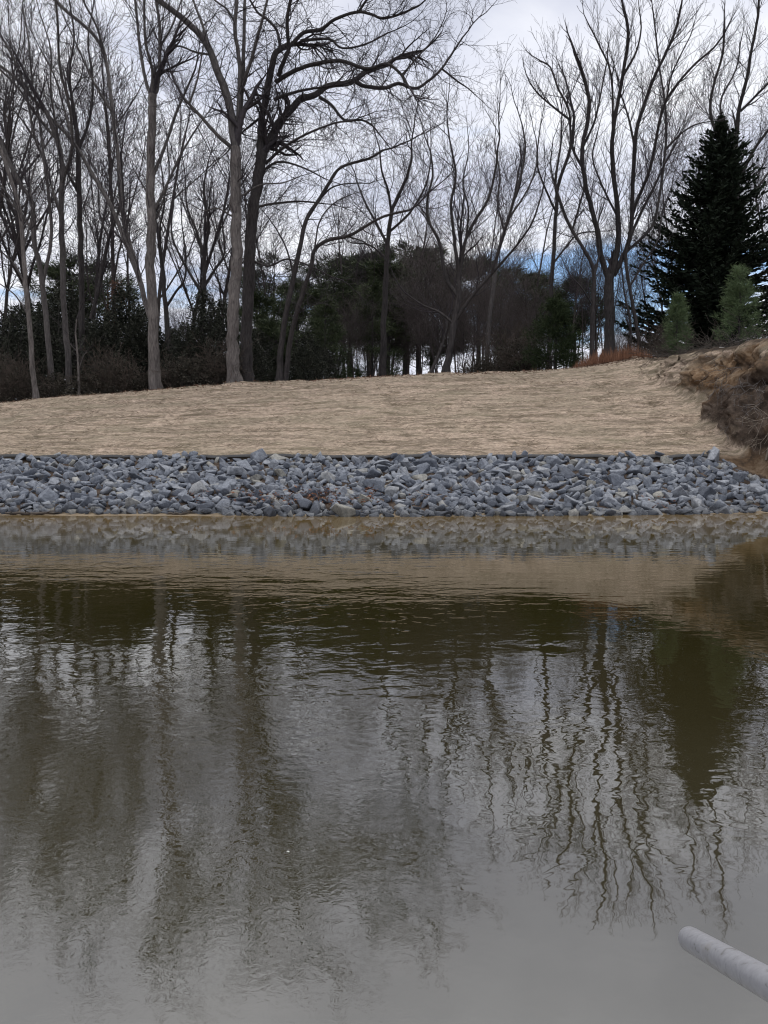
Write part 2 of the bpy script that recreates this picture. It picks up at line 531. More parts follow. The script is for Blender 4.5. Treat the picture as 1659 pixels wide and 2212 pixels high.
def ground_z(X, Y, fine=True):
    X, Y = np.asarray(X, float), np.asarray(Y, float)
    ys = shore(X)
    zc = np.interp(X, _cx, _cz)
    d = Y - ys
    yt = 20.35
    z = np.where(d < 0, np.maximum(0.22 * d, -2.2), np.minimum(d * 0.12, 0.05))
    t = np.clip((Y - ys - 0.35) / (yt - ys - 0.35), 0, 1)
    z = np.where(d > 0.35, 0.05 + t * 1.12, z)
    tm = np.clip((Y - yt - 0.08) / (YC - yt - 0.08), 0, 1)
    zm = 1.27 + (zc - 1.27) * (0.66 * tm + 0.34 * (1 - (1 - tm) ** 2))
    z = np.where(Y > yt + 0.08, zm, np.where(Y > yt, 1.17 + (Y - yt) / 0.08 * 0.10, z))
    z = np.where(Y > YC, zc - 0.012 * np.minimum(Y - YC, 40), z)
    s = bluff_s(X, Y)
    zp = 4.42 + 0.045 * (np.clip(Y, 18, 33) - 21)
    z = z + np.maximum(zp - z, 0) * s
    if fine:
        onm = sstep(yt + 0.1, yt + 0.6, Y)
        z = z + onm * (0.11 * (fbm(X * 0.35, Y * 0.9, 3) - 0.5) + 0.06 * (fbm(X * 0.8, Y * 5.0, 4) - 0.5) + 0.03 * (vnoise(X * 5, Y * 8, 6) - 0.5)
                      + 0.10 * np.clip(1 - np.abs(fbm(X * 0.22 + 3, Y * 1.3, 12) - 0.47) * 20, 0, 1) * vnoise(X * 0.5, Y * 0.9, 13))
        for k, (y0, a) in enumerate(((22.2, 0.045), (24.4, 0.07), (26.9, 0.06), (28.8, 0.05))):
            yy_ = y0 + 0.45 * (fbm(X * 0.16, X * 0.0 + k, 60 + k) - 0.5) + 0.10 * (vnoise(X * 1.1, X * 0.0, 70 + k) - 0.5)
            z = z + onm * a * np.exp(-np.clip((Y - yy_) / 0.055, -6, 6) ** 2) * sstep(0.34, 0.52, vnoise(X * 0.30, X * 0.0 + 3.0, 80 + k))
        st = 4 * s * (1 - s)
        z = z + st * 0.5 * (fbm(X * 1.1, Y * 1.3, 7) - 0.5) + s * 0.16 * (fbm(X * 1.7, Y * 1.7, 9) - 0.5)
        z = z + sstep(-0.1, 0.4, d) * 0.05 * (fbm(X * 3, Y * 3, 10) - 0.5)
    return z


def gz(x, y):
    return float(ground_z(np.array([x]), np.array([y]))[0])


xs = np.concatenate([np.linspace(-400, -30, 16), np.linspace(-29, -17, 13), np.arange(-16.5, 8.2, 0.075), np.arange(8.2, 12.4, 0.03), np.linspace(12.45, 30, 40), np.linspace(32, 400, 16)])
ysg = np.concatenate([np.linspace(6, 16.4, 18), np.arange(16.6, 29.5, 0.05), np.arange(29.5, 33.5, 0.075), np.linspace(33.8, 60, 46), np.linspace(62, 700, 24)])
GX, GY = np.meshgrid(xs, ysg)
GZ = ground_z(GX, GY)
nx, ny = len(xs), len(ysg)
ii = (np.arange(ny - 1)[:, None] * nx + np.arange(nx - 1)[None]).ravel()
gb = MB()
S_ = bluff_s(GX, GY)
st_ = np.clip(4 * S_ * (1 - S_), 0, 1) ** 0.6 * sstep(0.02, 0.12, S_)
# the cut face is broken: push it in and out, level by level
px_ = st_ * (1.1 * (fbm(GY * 1.0, GZ * 1.3, 51) - 0.5) + 0.6 * (fbm(GY * 3.2, GZ * 3.6, 52) - 0.5) + 0.22 * (vnoise(GY * 11, GZ * 11, 53) - 0.5))
py_ = st_ * 0.5 * (fbm(GX * 2.5 + 9, GZ * 2.5, 54) - 0.5)
gb.add(np.stack([(GX + px_).ravel(), (GY + py_).ravel(), GZ.ravel()], 1), np.stack([ii, ii + 1, ii + nx + 1, ii + nx], 1))
ground = gb.build('ground', M['ground'], smooth=True)
ground['kind'] = 'structure'
S_ = bluff_s(GX, GY)
rag = fbm(GX * 1.3, GY * 1.3, 20) - 0.5
rag2 = fbm(GX * 1.5 + GY * 3.7, GZ * 3.7, 21) - 0.5
rag3 = fbm(GY * 1.4 + GX * 0.8, GZ * 1.6, 22) - 0.5
matz = sstep(20.36, 20.42, GY) * (1 - sstep(YC + 0.15, YC + 0.7, GY + rag))
# straw hangs over part of the face and thins out towards the bare soil
hang = sstep(22.6, 24.6, GY + 3.0 * rag)
matz = matz * np.clip(1 - sstep(0.10, 0.30, S_ + 0.25 * rag2) * (1 - hang) - 0.55 * hang * sstep(0.30, 0.75, S_ + 0.9 * rag + 0.5 * rag2), 0, 1)
matz = np.maximum(matz, 0.75 * sstep(0.74, 0.84, S_ + 0.2 * rag2) * sstep(20.6, 21.2, GY) * (GY < YC + 1))
matz = matz * (1 - sstep(0.90, 0.96, S_ + 0.10 * rag2))
clay = sstep(0.12, 0.30, S_ + 0.5 * rag2) * (1 - sstep(0.70, 0.90, S_ + 0.6 * rag2)) * sstep(20.6, 21.6, GY + 2.0 * rag3) * (1 - sstep(24.0, 25.6, GY + 4 * rag3))
rootz = sstep(0.05, 0.08, S_ + 0.16 * rag2) * (1 - sstep(22.2, 23.0, GY + 1.8 * rag3 - 0.8 * (S_ - 0.3))) * (1 - sstep(3.2, 3.8, GZ + 1.2 * rag3 + 0.8 * rag2)) * (0.95 - 0.5 * sstep(0.0, 0.12, rag2 + rag3))
rtop = 20.36 - np.maximum(0, GX - 8.7) * 1.05
rockz = (GY < rtop) & (GY - shore(GX) > 0.30)
rootz = np.maximum(rootz * (1 - (GY < 20.2) * (GX > 8.5) * 0.6), rockz * 0.92)
clay = np.maximum(clay, (GX > 8.6) * (GY > rtop) * (GY < 20.5) * 0.55)
sandz = (1 - sstep(0.30, 0.42, GY - shore(GX) + 0.3 * rag))
rootz = np.where(GY < 20.0, rootz * (1 - sandz), rootz)
zone = np.stack([matz, clay, rootz, sandz], -1).reshape(-1, 4).astype(np.float32)
ca = ground.data.color_attributes.new('zone', 'FLOAT_COLOR', 'POINT')
ca.data.foreach_set('color', zone.ravel())

wb = MB()
wb.add([(-400, -120, 0), (400, -120, 0), (400, 20.0, 0), (-400, 20.0, 0)], [(0, 1, 2, 3)])
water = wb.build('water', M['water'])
water['kind'] = 'structure'

# ------------------------------------------------------------------ straw lying on the slope (uncountable)
n = 70000
sx = NP.uniform(-16, 11.2, n)
sy = 20.42 + (YC + 0.3 - 20.42) * NP.random(n) ** 1.15
ss = bluff_s(sx, sy)
keep = (ss < 0.12 + 0.35 * NP.random(n) * (sy > 24.0)) & (np.abs(sx) < sy * 0.55)
sx, sy = sx[keep], sy[keep]
sz = ground_z(sx, sy)
ang = NP.normal(0, 0.32, len(sx)) + np.where(NP.random(len(sx)) < 0.10, NP.uniform(0, 3.1, len(sx)), 0)
d = np.stack([np.cos(ang), np.sin(ang) * 0.9, NP.normal(0.05, 0.12, len(sx)) + 0.2 * np.sin(ang)], 1)
sb = MB()
sb.blades(np.stack([sx, sy, sz + 0.004], 1), d, NP.uniform(0.07, 0.24, len(sx)), NP.uniform(0.006, 0.013, len(sx)), np.tile([[0.0, -0.5, 1.0]], (len(sx), 1)) + NP.normal(0, 0.4, (len(sx), 3)))
# loose bundles kicked up from the matting
m_ = 520
cx0 = NP.uniform(-15, 9.0, m_)
cy0 = 20.6 + 10.2 * NP.random(m_)
per_ = 16
bx_ = np.repeat(cx0, per_) + NP.normal(0, 0.10, m_ * per_)
by_ = np.repeat(cy0, per_) + NP.normal(0, 0.05, m_ * per_)
ok = (np.abs(bx_) < by_ * 0.55) & (bluff_s(bx_, by_) < 0.2)
bx_, by_ = bx_[ok], by_[ok]
dd_ = np.stack([NP.choice((-1, 1), len(bx_)) * NP.uniform(0.4, 1, len(bx_)), NP.normal(-0.1, 0.35, len(bx_)), NP.uniform(0.0, 0.55, len(bx_))], 1)
sb.blades(np.stack([bx_, by_, ground_z(bx_, by_) + 0.005], 1), dd_, NP.uniform(0.10, 0.26, len(bx_)), NP.uniform(0.007, 0.014, len(bx_)))
tag(sb.build('straw', M['straw']), 'loose tan straw of the erosion matting spread over the slope', 'straw', kind='stuff')

n = 5200
lx = NP.uniform(-16, 11.0, n)
ly = YC + 0.2 + NP.normal(0, 0.28, n) + 0.5 * NP.random(n) ** 2 - 1.2 * NP.random(n) ** 9
lz = ground_z(lx, ly)
lit = MB()
lit.blades(np.stack([lx, ly, lz + 0.01], 1), NP.normal(size=(n, 3)) * np.array([[1, 1, 0.35]]), NP.uniform(0.05, 0.15, n), NP.uniform(0.02, 0.06, n))
tag(lit.build('leaf_litter', M['oak_leaf']), 'brown leaf litter scattered along the crest at the feet of the trees', 'leaves', kind='stuff')

# ------------------------------------------------------------------ bare trees
def grow(S, p, d, L, r, lev, st):
    n = max(2, min(9, int(L / st['seg'][min(lev, len(st['seg']) - 1)]) + 1))
    sl = L / n
    x, y, z = p
    dx, dy, dz = d
    wig, up = st['wig'], st['up']
    r0 = r
    rmin = st['rmin']
    gs = random.gauss
    for i in range(n):
        t = (i + 1) / n
        dx += gs(0, wig)
        dy += gs(0, wig)
        dz += gs(0, wig) + up - st['droop'] * t * (lev >= 1)
        m = math.sqrt(dx * dx + dy * dy + dz * dz) + 1e-9
        dx, dy, dz = dx / m, dy / m, dz / m
        x1, y1, z1 = x + dx * sl, y + dy * sl, z + dz * sl
        r1 = max(r * (1 - 0.72 * t), rmin)
        S.append((x, y, z, x1, y1, z1, r0, r1))
        x, y, z, r0 = x1, y1, z1, r1
        if lev < st['lev']:
            for _ in range(st['nch'][min(lev, len(st['nch']) - 1)] if t < 0.99 else 2):
                if random.random() < st['prob']:
                    a = R(random.uniform(*st['ang']))
                    # a random unit vector across d
                    ax, ay, az = gs(0, 1), gs(0, 1), gs(0, 1)
                    k = ax * dx + ay * dy + az * dz
                    ax, ay, az = ax - k * dx, ay - k * dy, az - k * dz
                    m = math.sqrt(ax * ax + ay * ay + az * az) + 1e-9
                    ca_, sa = math.cos(a), math.sin(a) / m
                    cl = L * random.uniform(*st['ratio']) * (1 - 0.45 * t)
                    if cl > st['lmin']:
                        grow(S, (x, y, z), (dx * ca_ + ax * sa, dy * ca_ + ay * sa, dz * ca_ + az * sa), cl, max(r1 * 0.62, rmin), lev + 1, st)


def style(**k):
    s = dict(seg=(0.40, 0.30, 0.24, 0.20), wig=0.14, up=0.05, droop=0.0, lev=3, nch=(1, 1, 1, 1), prob=0.85, ang=(25, 55), ratio=(0.45, 0.75), rmin=0.0046, lmin=0.22)
    s.update(k)
    return s


ST_UP = style(up=0.10, ang=(20, 45), wig=0.12)
ST_WIDE = style(up=0.03, wig=0.17, ang=(28, 62), droop=0.03)
ST_FAR = style(up=0.07, wig=0.15, lev=2, rmin=0.0068, seg=(0.5, 0.4, 0.3), lmin=0.3)


def catmull(P, m):
    P = [np.array(p, float) for p in P]
    if len(P) == 2:
        return [tuple(P[0] + (P[1] - P[0]) * t) for t in np.linspace(0, 1, m + 1)]
    Q = [2 * P[0] - P[1]] + P + [2 * P[-1] - P[-2]]
    out = []
    for i in range(1, len(Q) - 2):
        for k in range(m):
            t = k / m
            a, b, c, d_ = Q[i - 1], Q[i], Q[i + 1], Q[i + 2]
            out.append(tuple(0.5 * ((2 * b) + (c - a) * t + (2 * a - 5 * b + 4 * c - d_) * t * t + (3 * b - a - 3 * c + d_) * t ** 3)))
    out.append(tuple(P[-1]))
    return out


def traced_tree(name, label, Y, limbs, st=ST_UP, bark='bark_grey', group=None, bare=0.45, dens=0.88, kids=(0.9, 2.5), flare=1.45, cat='tree', twig='twig', lead=3.0):
    """a tree whose trunk and main limbs follow those in the photograph; each limb gets its own lean in depth"""
    x0, y0 = limbs[0][2][0]
    bx, by, bz = W(x0, y0, Y)
    g0 = gz(bx, Y)
    root = empty(name, (bx, by, g0), label, cat, group)
    tb, S = MB(), []
    seen = []                                    # (px, py, depth) of what is already built
    for li, (w0, w1, P) in enumerate(limbs):
        dens_p = catmull(P, 4)
        mpp = Y / F
        if li == 0:
            yd, sl = Y, random.uniform(-0.03, 0.03)
        else:
            s = min(seen, key=lambda q: (q[0] - P[0][0]) ** 2 + (q[1] - P[0][1]) ** 2)
            yd, sl = s[2], random.choice((-1, 1)) * random.uniform(0.08, 0.42)
        pts, rad, acc = [], [], 0.0
        m = len(dens_p)
        for i, (px, py) in enumerate(dens_p):
            if i:
                acc += math.hypot(px - dens_p[i - 1][0], py - dens_p[i - 1][1]) * mpp
            dep = yd + sl * acc
            q = W(px, py, dep)
            t = i / (m - 1)
            rr = 0.5 * (w0 + (w1 - w0) * t ** 0.8) * mpp
            jit = 0.10 * rr
            pts.append((q[0] + random.gauss(0, jit), q[1] + random.gauss(0, jit), q[2]))
            rad.append(rr)
            seen.append((px, py, dep))
        if li == 0:
            h0 = pts[0][2]
            pts.insert(0, (pts[0][0], pts[0][1], min(g0, h0) - 0.35))
            rad.insert(0, rad[0])
            for i in range(len(pts)):
                hh = max(0.0, pts[i][2] - h0)
                rad[i] *= 1 + (flare - 1) * math.exp(-hh / 0.35)
        sides = 10 if rad[0] > 0.12 else 7 if rad[0] > 0.05 else 5
        rr2 = np.array(rad)[:, None] * (1 + 0.065 * NP.normal(size=(len(rad), sides)) * (1.0 if rad[0] > 0.12 else 0.4))
        o = np.array([root.location[:]])
        if li == 0:
            tb.tube(np.array(pts) - o, rr2, sides)
        else:
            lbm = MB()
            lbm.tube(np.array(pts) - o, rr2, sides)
            lbm.build('limb', M['bark_dark' if bark == 'bark_dark' else 'bark_grey'], root, smooth=True)  # limbs of pale trees take darker bark: their shade put into the colour
        # procedural branches off this limb, then its own leading shoot
        for i in range(1, len(pts) - 1):
            t = i / (len(pts) - 1)
            if li == 0 and t < bare:
                continue
            if li > 0 and t < 0.12:
                continue
            seglen = math.dist(pts[i], pts[i - 1])
            for _ in range(1 + (random.random() < seglen * dens * 0.8)):
                if random.random() > min(1.0, seglen * dens * 2.1):
                    continue
                dv = Vector(pts[i + 1]) - Vector(pts[i - 1])
                dv.normalize()
                side = Vector((random.gauss(0, 1), random.gauss(0, 1), random.gauss(0.15, 0.7)))
                side -= dv * side.dot(dv)
                if side.length < 1e-3:
                    continue
                side.normalize()
                a = R(random.uniform(*st['ang']) + 6)
                dd = dv * math.cos(a) + side * math.sin(a)
                L = random.uniform(*kids) * (1.0 if rad[i] > 0.03 else 0.7) * (1.15 - 0.35 * t)
                grow(S, pts[i], dd[:], L, min(rad[i] * 0.42, 0.008 + 0.0095 * L), 1, st)
        dv = Vector(pts[-1]) - Vector(pts[-2])
        dv.normalize()
        L = min(lead, max(0.8, rad[-1] * 70))
        grow(S, pts[-1], dv[:], L, rad[-1], 0, st)
    tb.build('trunk', M[bark], root, smooth=True)
    a = np.array(S)
    a[:, :3] -= np.array(root.location[:])
    a[:, 3:6] -= np.array(root.location[:])
    cb = MB()
    cb.prisms(a)
    cb.build('crown', M[twig], root)
    return root


FRONT = 'bare trees along the crest of the slope'

# pale tree in the middle with the tall forked crown
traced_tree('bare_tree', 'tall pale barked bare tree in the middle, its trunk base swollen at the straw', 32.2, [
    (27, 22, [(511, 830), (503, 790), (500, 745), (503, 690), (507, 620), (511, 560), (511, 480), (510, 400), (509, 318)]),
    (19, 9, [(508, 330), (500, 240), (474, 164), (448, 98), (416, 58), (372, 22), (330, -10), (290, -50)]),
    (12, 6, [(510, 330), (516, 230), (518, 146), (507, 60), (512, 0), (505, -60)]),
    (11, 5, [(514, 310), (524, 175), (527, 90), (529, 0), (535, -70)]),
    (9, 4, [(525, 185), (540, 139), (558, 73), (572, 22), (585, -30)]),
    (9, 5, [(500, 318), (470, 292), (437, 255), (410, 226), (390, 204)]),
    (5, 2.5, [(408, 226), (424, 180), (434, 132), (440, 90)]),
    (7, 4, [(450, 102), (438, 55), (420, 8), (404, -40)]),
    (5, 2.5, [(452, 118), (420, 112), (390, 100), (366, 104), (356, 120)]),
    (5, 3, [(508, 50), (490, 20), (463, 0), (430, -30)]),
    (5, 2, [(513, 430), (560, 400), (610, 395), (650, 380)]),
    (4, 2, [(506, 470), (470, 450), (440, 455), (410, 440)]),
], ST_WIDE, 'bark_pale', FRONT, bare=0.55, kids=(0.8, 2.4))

traced_tree('bare_tree', 'big dark bare tree close behind the pale one, crooked limbs reaching far right', 33.4, [
    (25, 22, [(532, 828), (533, 760), (534, 690), (537, 620), (541, 540), (545, 470), (553, 410), (562, 365), (565, 330)]),
    (17, 11, [(563, 340), (563, 292), (567, 250), (580, 182), (592, 124), (606, 106), (626, 96)]),
    (17, 10, [(566, 345), (575, 322), (600, 268), (630, 236), (650, 214), (682, 204), (708, 186), (752, 179), (772, 170), (790, 156), (838, 138)]),
    (10, 5, [(595, 178), (628, 157), (671, 140), (733, 131), (774, 144), (800, 148), (836, 138), (866, 160), (878, 180)]),
    (10, 4, [(768, 176), (788, 186), (832, 190), (861, 180), (898, 191), (930, 171), (956, 146), (980, 110), (1000, 80)]),
    (5, 2, [(956, 150), (989, 176), (1010, 190), (1030, 208)]),
    (4, 2, [(870, 160), (905, 120), (940, 80), (960, 40)]),
    (10, 6, [(600, 165), (614, 130), (624, 102), (620, 50), (628, 0), (645, -50)]),
    (9, 4, [(628, 98), (657, 70), (693, 64), (723, 42), (770, 26), (803, 31), (828, 40), (868, 29), (905, 12)]),
    (7, 3, [(650, 88), (690, 84), (715, 86), (740, 104), (790, 95), (840, 70)]),
    (7, 4, [(606, 106), (598, 66), (575, 40), (556, 26), (535, -10)]),
    (8, 4, [(592, 215), (620, 204), (664, 193), (700, 188)]),
    (8, 3, [(690, 210), (715, 226), (744, 259), (781, 259), (805, 272), (821, 292)]),
    (7, 3, [(574, 352), (614, 318), (657, 292), (723, 266), (760, 262)]),
    (6, 2.5, [(560, 375), (600, 350), (650, 360), (700, 385)]),
    (6, 3, [(568, 250), (540, 272), (520, 290), (490, 330)]),
    (6, 3, [(545, 450), (590, 440), (650, 435), (700, 440)]),
    (5, 2.5, [(540, 560), (580, 575), (620, 560), (670, 575), (720, 600)]),
    (6, 3, [(774, 26), (800, -10), (840, -40)]),
], style(up=0.03, wig=0.17, ang=(28, 62), droop=0.05, nch=(2, 1, 1, 1), rmin=0.0048), 'bark_dark', FRONT, bare=0.6, dens=1.4, kids=(0.9, 2.6))

traced_tree('bare_tree', 'slim bare tree with two close stems leaning right, just right of the middle pair', 33.0, [
    (14, 4.5, [(604, 826), (606, 760), (617, 687), (635, 596), (650, 523), (661, 476), (690, 430), (712, 394), (737, 361), (795, 343), (828, 324)]),
    (12, 4.5, [(616, 826), (628, 731), (650, 643), (672, 578), (679, 541), (708, 519), (752, 510), (781, 494), (828, 468), (883, 454)]),
    (5, 2.5, [(662, 476), (700, 420), (730, 400), (780, 395)]),
    (5, 2.5, [(635, 596), (620, 540), (600, 500), (580, 470)]),
    (4, 2, [(679, 541), (690, 480), (720, 440), (760, 420)]),
    (4, 2, [(750, 510), (790, 525), (806, 550)]),
], ST_WIDE, 'bark_dark', FRONT, bare=0.45, kids=(0.7, 2.2))

traced_tree('bare_tree', 'straight dark bare tree rising out of the pines in the middle of the wood', 38.0, [
    (14, 5, [(826, 814), (829, 700), (834, 600), (838, 520), (846, 460), (862, 420), (879, 383), (890, 340)]),
    (7, 3, [(838, 530), (812, 480), (790, 440), (770, 390)]),
    (6, 3, [(846, 460), (838, 410), (825, 370), (820, 320)]),
    (6, 3, [(842, 500), (885, 460), (920, 400), (930, 350)]),
    (5, 2.5, [(836, 560), (800, 530), (760, 525)]),
], ST_UP, 'bark_dark', FRONT, bare=0.5, kids=(0.9, 2.4))

traced_tree('bare_tree', 'crooked dark bare tree with many forks right of the pines, leaning right low down', 34.0, [
    (15, 9, [(962, 808), (974, 742), (985, 680), (991, 632), (992, 580)]),
    (9, 4, [(988, 640), (963, 596), (949, 523), (927, 479), (923, 432), (935, 380), (930, 330)]),
    (9, 4, [(992, 590), (984, 540), (981, 505), (974, 443), (985, 380), (975, 320)]),
    (9, 4, [(993, 590), (998, 560), (1007, 516), (1030, 470), (1054, 432), (1070, 370), (1075, 320)]),
    (8, 3, [(986, 690), (1020, 640), (1065, 589), (1116, 530), (1150, 480), (1170, 420)]),
    (6, 3, [(1060, 590), (1085, 520), (1108, 440), (1120, 370)]),
    (6, 3, [(980, 700), (950, 675), (915, 660), (885, 640)]),
    (8, 4, [(930, 806), (950, 760), (962, 720), (968, 690)]),
    (5, 2.5, [(1007, 516), (1012, 450), (1000, 400), (1010, 340)]),
], ST_UP, 'bark_dark', FRONT, bare=0.6, kids=(0.9, 2.4))

traced_tree('bare_tree', 'large bare tree with a fan of upright limbs, left of the black spruce', 37.0, [
    (23, 19, [(1315, 772), (1317, 690), (1315, 620), (1318, 595)]),
    (13, 6, [(1312, 596), (1298, 552), (1291, 505), (1278, 450), (1265, 401), (1258, 321), (1273, 233), (1262, 170), (1240, 110)]),
    (6, 3, [(1262, 370), (1236, 317), (1229, 240), (1205, 190), (1189, 146), (1165, 130)]),
    (5, 2.5, [(1232, 260), (1200, 235), (1165, 205), (1145, 180)]),
    (5, 2.5, [(1258, 321), (1285, 260), (1300, 190), (1312, 130)]),
    (13, 5, [(1320, 600), (1334, 541), (1335, 468), (1324, 365), (1324, 284), (1346, 160), (1357, 73), (1345, 10)]),
    (5, 2.5, [(1324, 290), (1320, 164), (1291, 91), (1270, 50)]),
    (5, 2, [(1346, 165), (1375, 110), (1385, 60), (1380, 15)]),
    (11, 4, [(1326, 596), (1352, 540), (1364, 481), (1371, 313), (1389, 233), (1415, 164), (1440, 110), (1459, 66), (1472, 10)]),
    (5, 2, [(1371, 318), (1357, 252), (1340, 200), (1330, 150)]),
    (8, 3, [(1364, 470), (1375, 437), (1404, 365), (1422, 277), (1440, 215), (1491, 149), (1539, 106), (1560, 80)]),
    (7, 3, [(1352, 545), (1400, 500), (1418, 460), (1437, 328), (1437, 233), (1426, 157), (1415, 60), (1410, 20)]),
    (5, 2, [(1440, 320), (1470, 290), (1500, 270), (1535, 262)]),
    (4, 2, [(1440, 218), (1448, 170), (1470, 120), (1490, 80)]),
    (5, 2.5, [(1335, 470), (1300, 400), (1280, 340), (1290, 290)]),
], style(up=0.10, ang=(18, 40), wig=0.12, nch=(2, 1, 1, 1)), 'bark_dark', FRONT, bare=0.9, dens=1.6, kids=(0.7, 2.1), lead=1.1)

traced_tree('bare_tree', 'bare tree bending left above the rusty grass, left of the large fan shaped tree', 36.0, [
    (10, 5, [(1279, 778), (1280, 658), (1284, 596), (1273, 560), (1236, 498), (1214, 447), (1200, 400), (1205, 350)]),
    (5, 2.5, [(1283, 600), (1295, 540), (1290, 490), (1305, 440)]),
    (5, 2.5, [(1236, 498), (1250, 450), (1262, 400), (1258, 350)]),
    (4, 2, [(1280, 660), (1255, 620), (1235, 600)]),
], ST_UP, 'bark_dark', FRONT, bare=0.5, kids=(0.7, 2.0))

traced_tree('bare_tree', 'slender bare tree slanting up beside the black spruce', 36.5, [
    (9, 5, [(1386, 772), (1376, 715), (1368, 665), (1356, 600), (1353, 541), (1375, 480), (1400, 430), (1420, 390)]),
    (5, 2.5, [(1360, 620), (1390, 570), (1420, 520), (1428, 470)]),
    (6, 3, [(1360, 770), (1362, 700), (1350, 640), (1344, 590)]),
], ST_UP, 'bark_dark', FRONT, bare=0.5, kids=(0.7, 1.8))

traced_tree('bare_tree', 'thin straight bare tree standing behind the round dark cedar', 40.0, [
    (10, 6, [(1186, 800), (1189, 651), (1194, 571), (1198, 505), (1203, 440), (1207, 394), (1233, 321), (1240, 260)]),
    (5, 2.5, [(1200, 456), (1175, 400), (1160, 350), (1165, 290)]),
    (5, 2.5, [(1194, 571), (1225, 530), (1250, 505), (1290, 500)]),
    (4, 2, [(1205, 420), (1190, 360), (1195, 300)]),
], ST_UP, 'bark_dark', FRONT, bare=0.5, kids=(0.8, 2.2))

traced_tree('bare_tree', 'slim bare tree forking wide between the crooked tree and the cedar', 39.0, [
    (10, 6, [(1050, 806), (1056, 700), (1066, 620), (1072, 560), (1090, 500), (1108, 440)]),
    (6, 3, [(1108, 440), (1125, 380), (1135, 320), (1128, 270)]),
    (5, 2.5, [(1090, 500), (1075, 440), (1080, 380), (1070, 320)]),
    (5, 2.5, [(1100, 470), (1140, 410), (1160, 350), (1158, 300)]),
], ST_UP, 'bark_grey', FRONT, bare=0.5, kids=(0.8, 2.2))

traced_tree('bare_tree', 'tall bare tree whose limbs rise behind the spruce at the right edge', 46.0, [
    (14, 10, [(1600, 770), (1598, 600), (1592, 420), (1590, 300)]),
    (9, 4, [(1590, 300), (1598, 230), (1612, 175), (1625, 100), (1637, 36), (1640, -20)]),
    (8, 4, [(1592, 420), (1560, 320), (1535, 250), (1540, 190), (1560, 120), (1565, 60)]),
    (8, 4, [(1592, 400), (1625, 330), (1660, 280), (1700, 220)]),
    (6, 3, [(1600, 240), (1640, 200), (1680, 160)]),
    (7, 3, [(1594, 460), (1640, 400), (1690, 330)]),
    (5, 2.5, [(1590, 310), (1555, 230), (1590, 150), (1600, 90)]),
], ST_UP, 'bark_dark', FRONT, bare=0.4, dens=1.5, kids=(0.9, 2.4), lead=1.5)

# left side
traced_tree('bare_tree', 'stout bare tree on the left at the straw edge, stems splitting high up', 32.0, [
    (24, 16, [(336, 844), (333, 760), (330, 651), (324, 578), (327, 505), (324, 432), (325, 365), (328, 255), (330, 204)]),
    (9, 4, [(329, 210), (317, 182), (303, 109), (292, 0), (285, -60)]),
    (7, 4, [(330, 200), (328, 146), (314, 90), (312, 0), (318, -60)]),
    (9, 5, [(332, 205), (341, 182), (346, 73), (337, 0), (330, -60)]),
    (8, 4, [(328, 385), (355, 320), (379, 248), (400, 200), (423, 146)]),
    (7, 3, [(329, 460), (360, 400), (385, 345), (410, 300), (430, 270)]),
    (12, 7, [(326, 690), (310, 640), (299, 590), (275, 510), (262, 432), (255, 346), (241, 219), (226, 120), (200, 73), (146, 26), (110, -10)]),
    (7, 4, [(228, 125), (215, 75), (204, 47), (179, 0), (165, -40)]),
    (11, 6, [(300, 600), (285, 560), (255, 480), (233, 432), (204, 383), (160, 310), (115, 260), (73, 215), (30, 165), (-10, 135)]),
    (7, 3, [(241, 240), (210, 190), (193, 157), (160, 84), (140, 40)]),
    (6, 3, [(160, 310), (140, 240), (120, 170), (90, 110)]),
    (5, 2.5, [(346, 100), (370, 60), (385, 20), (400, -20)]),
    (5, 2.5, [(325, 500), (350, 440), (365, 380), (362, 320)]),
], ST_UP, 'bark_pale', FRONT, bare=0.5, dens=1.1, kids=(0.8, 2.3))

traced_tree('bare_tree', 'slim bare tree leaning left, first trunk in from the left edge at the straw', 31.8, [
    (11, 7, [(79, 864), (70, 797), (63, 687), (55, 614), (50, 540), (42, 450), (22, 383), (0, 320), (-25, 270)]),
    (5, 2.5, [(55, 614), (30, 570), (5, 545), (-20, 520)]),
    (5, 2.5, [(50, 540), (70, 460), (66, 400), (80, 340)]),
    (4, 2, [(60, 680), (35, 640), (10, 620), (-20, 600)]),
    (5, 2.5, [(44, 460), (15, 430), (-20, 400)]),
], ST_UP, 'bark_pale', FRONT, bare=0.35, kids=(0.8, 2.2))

traced_tree('bare_tree', 'bare tree curving up left behind the slim leaning one', 33.5, [
    (13, 8, [(116, 856), (106, 760), (97, 651), (85, 570), (73, 520), (70, 440), (45, 400), (20, 350), (0, 300)]),
    (8, 4, [(92, 610), (110, 520), (106, 432), (95, 350), (76, 300), (60, 220), (40, 150), (10, 90)]),
    (6, 3, [(72, 500), (45, 460), (10, 410), (-20, 380)]),
    (6, 3, [(100, 390), (85, 260), (70, 180), (62, 90), (50, 20)]),
    (5, 2.5, [(76, 300), (40, 250), (0, 210)]),
], ST_UP, 'bark_grey', FRONT, bare=0.4, kids=(0.8, 2.3))

traced_tree('bare_tree', 'straight upright bare tree rising out of the left thicket', 34.5, [
    (14, 9, [(150, 856), (148, 782), (139, 669), (135, 541), (132, 432), (135, 365), (124, 303), (100, 240)]),
    (7, 4, [(124, 303), (80, 250), (40, 190), (0, 150), (-30, 120)]),
    (7, 4, [(133, 400), (155, 320), (150, 230), (130, 150), (125, 60), (120, 0)]),
    (7, 3, [(136, 480), (110, 400), (95, 330)]),
    (5, 2.5, [(128, 310), (110, 200), (110, 110), (90, 40)]),
], ST_UP, 'bark_grey', FRONT, bare=0.45, kids=(0.9, 2.4))

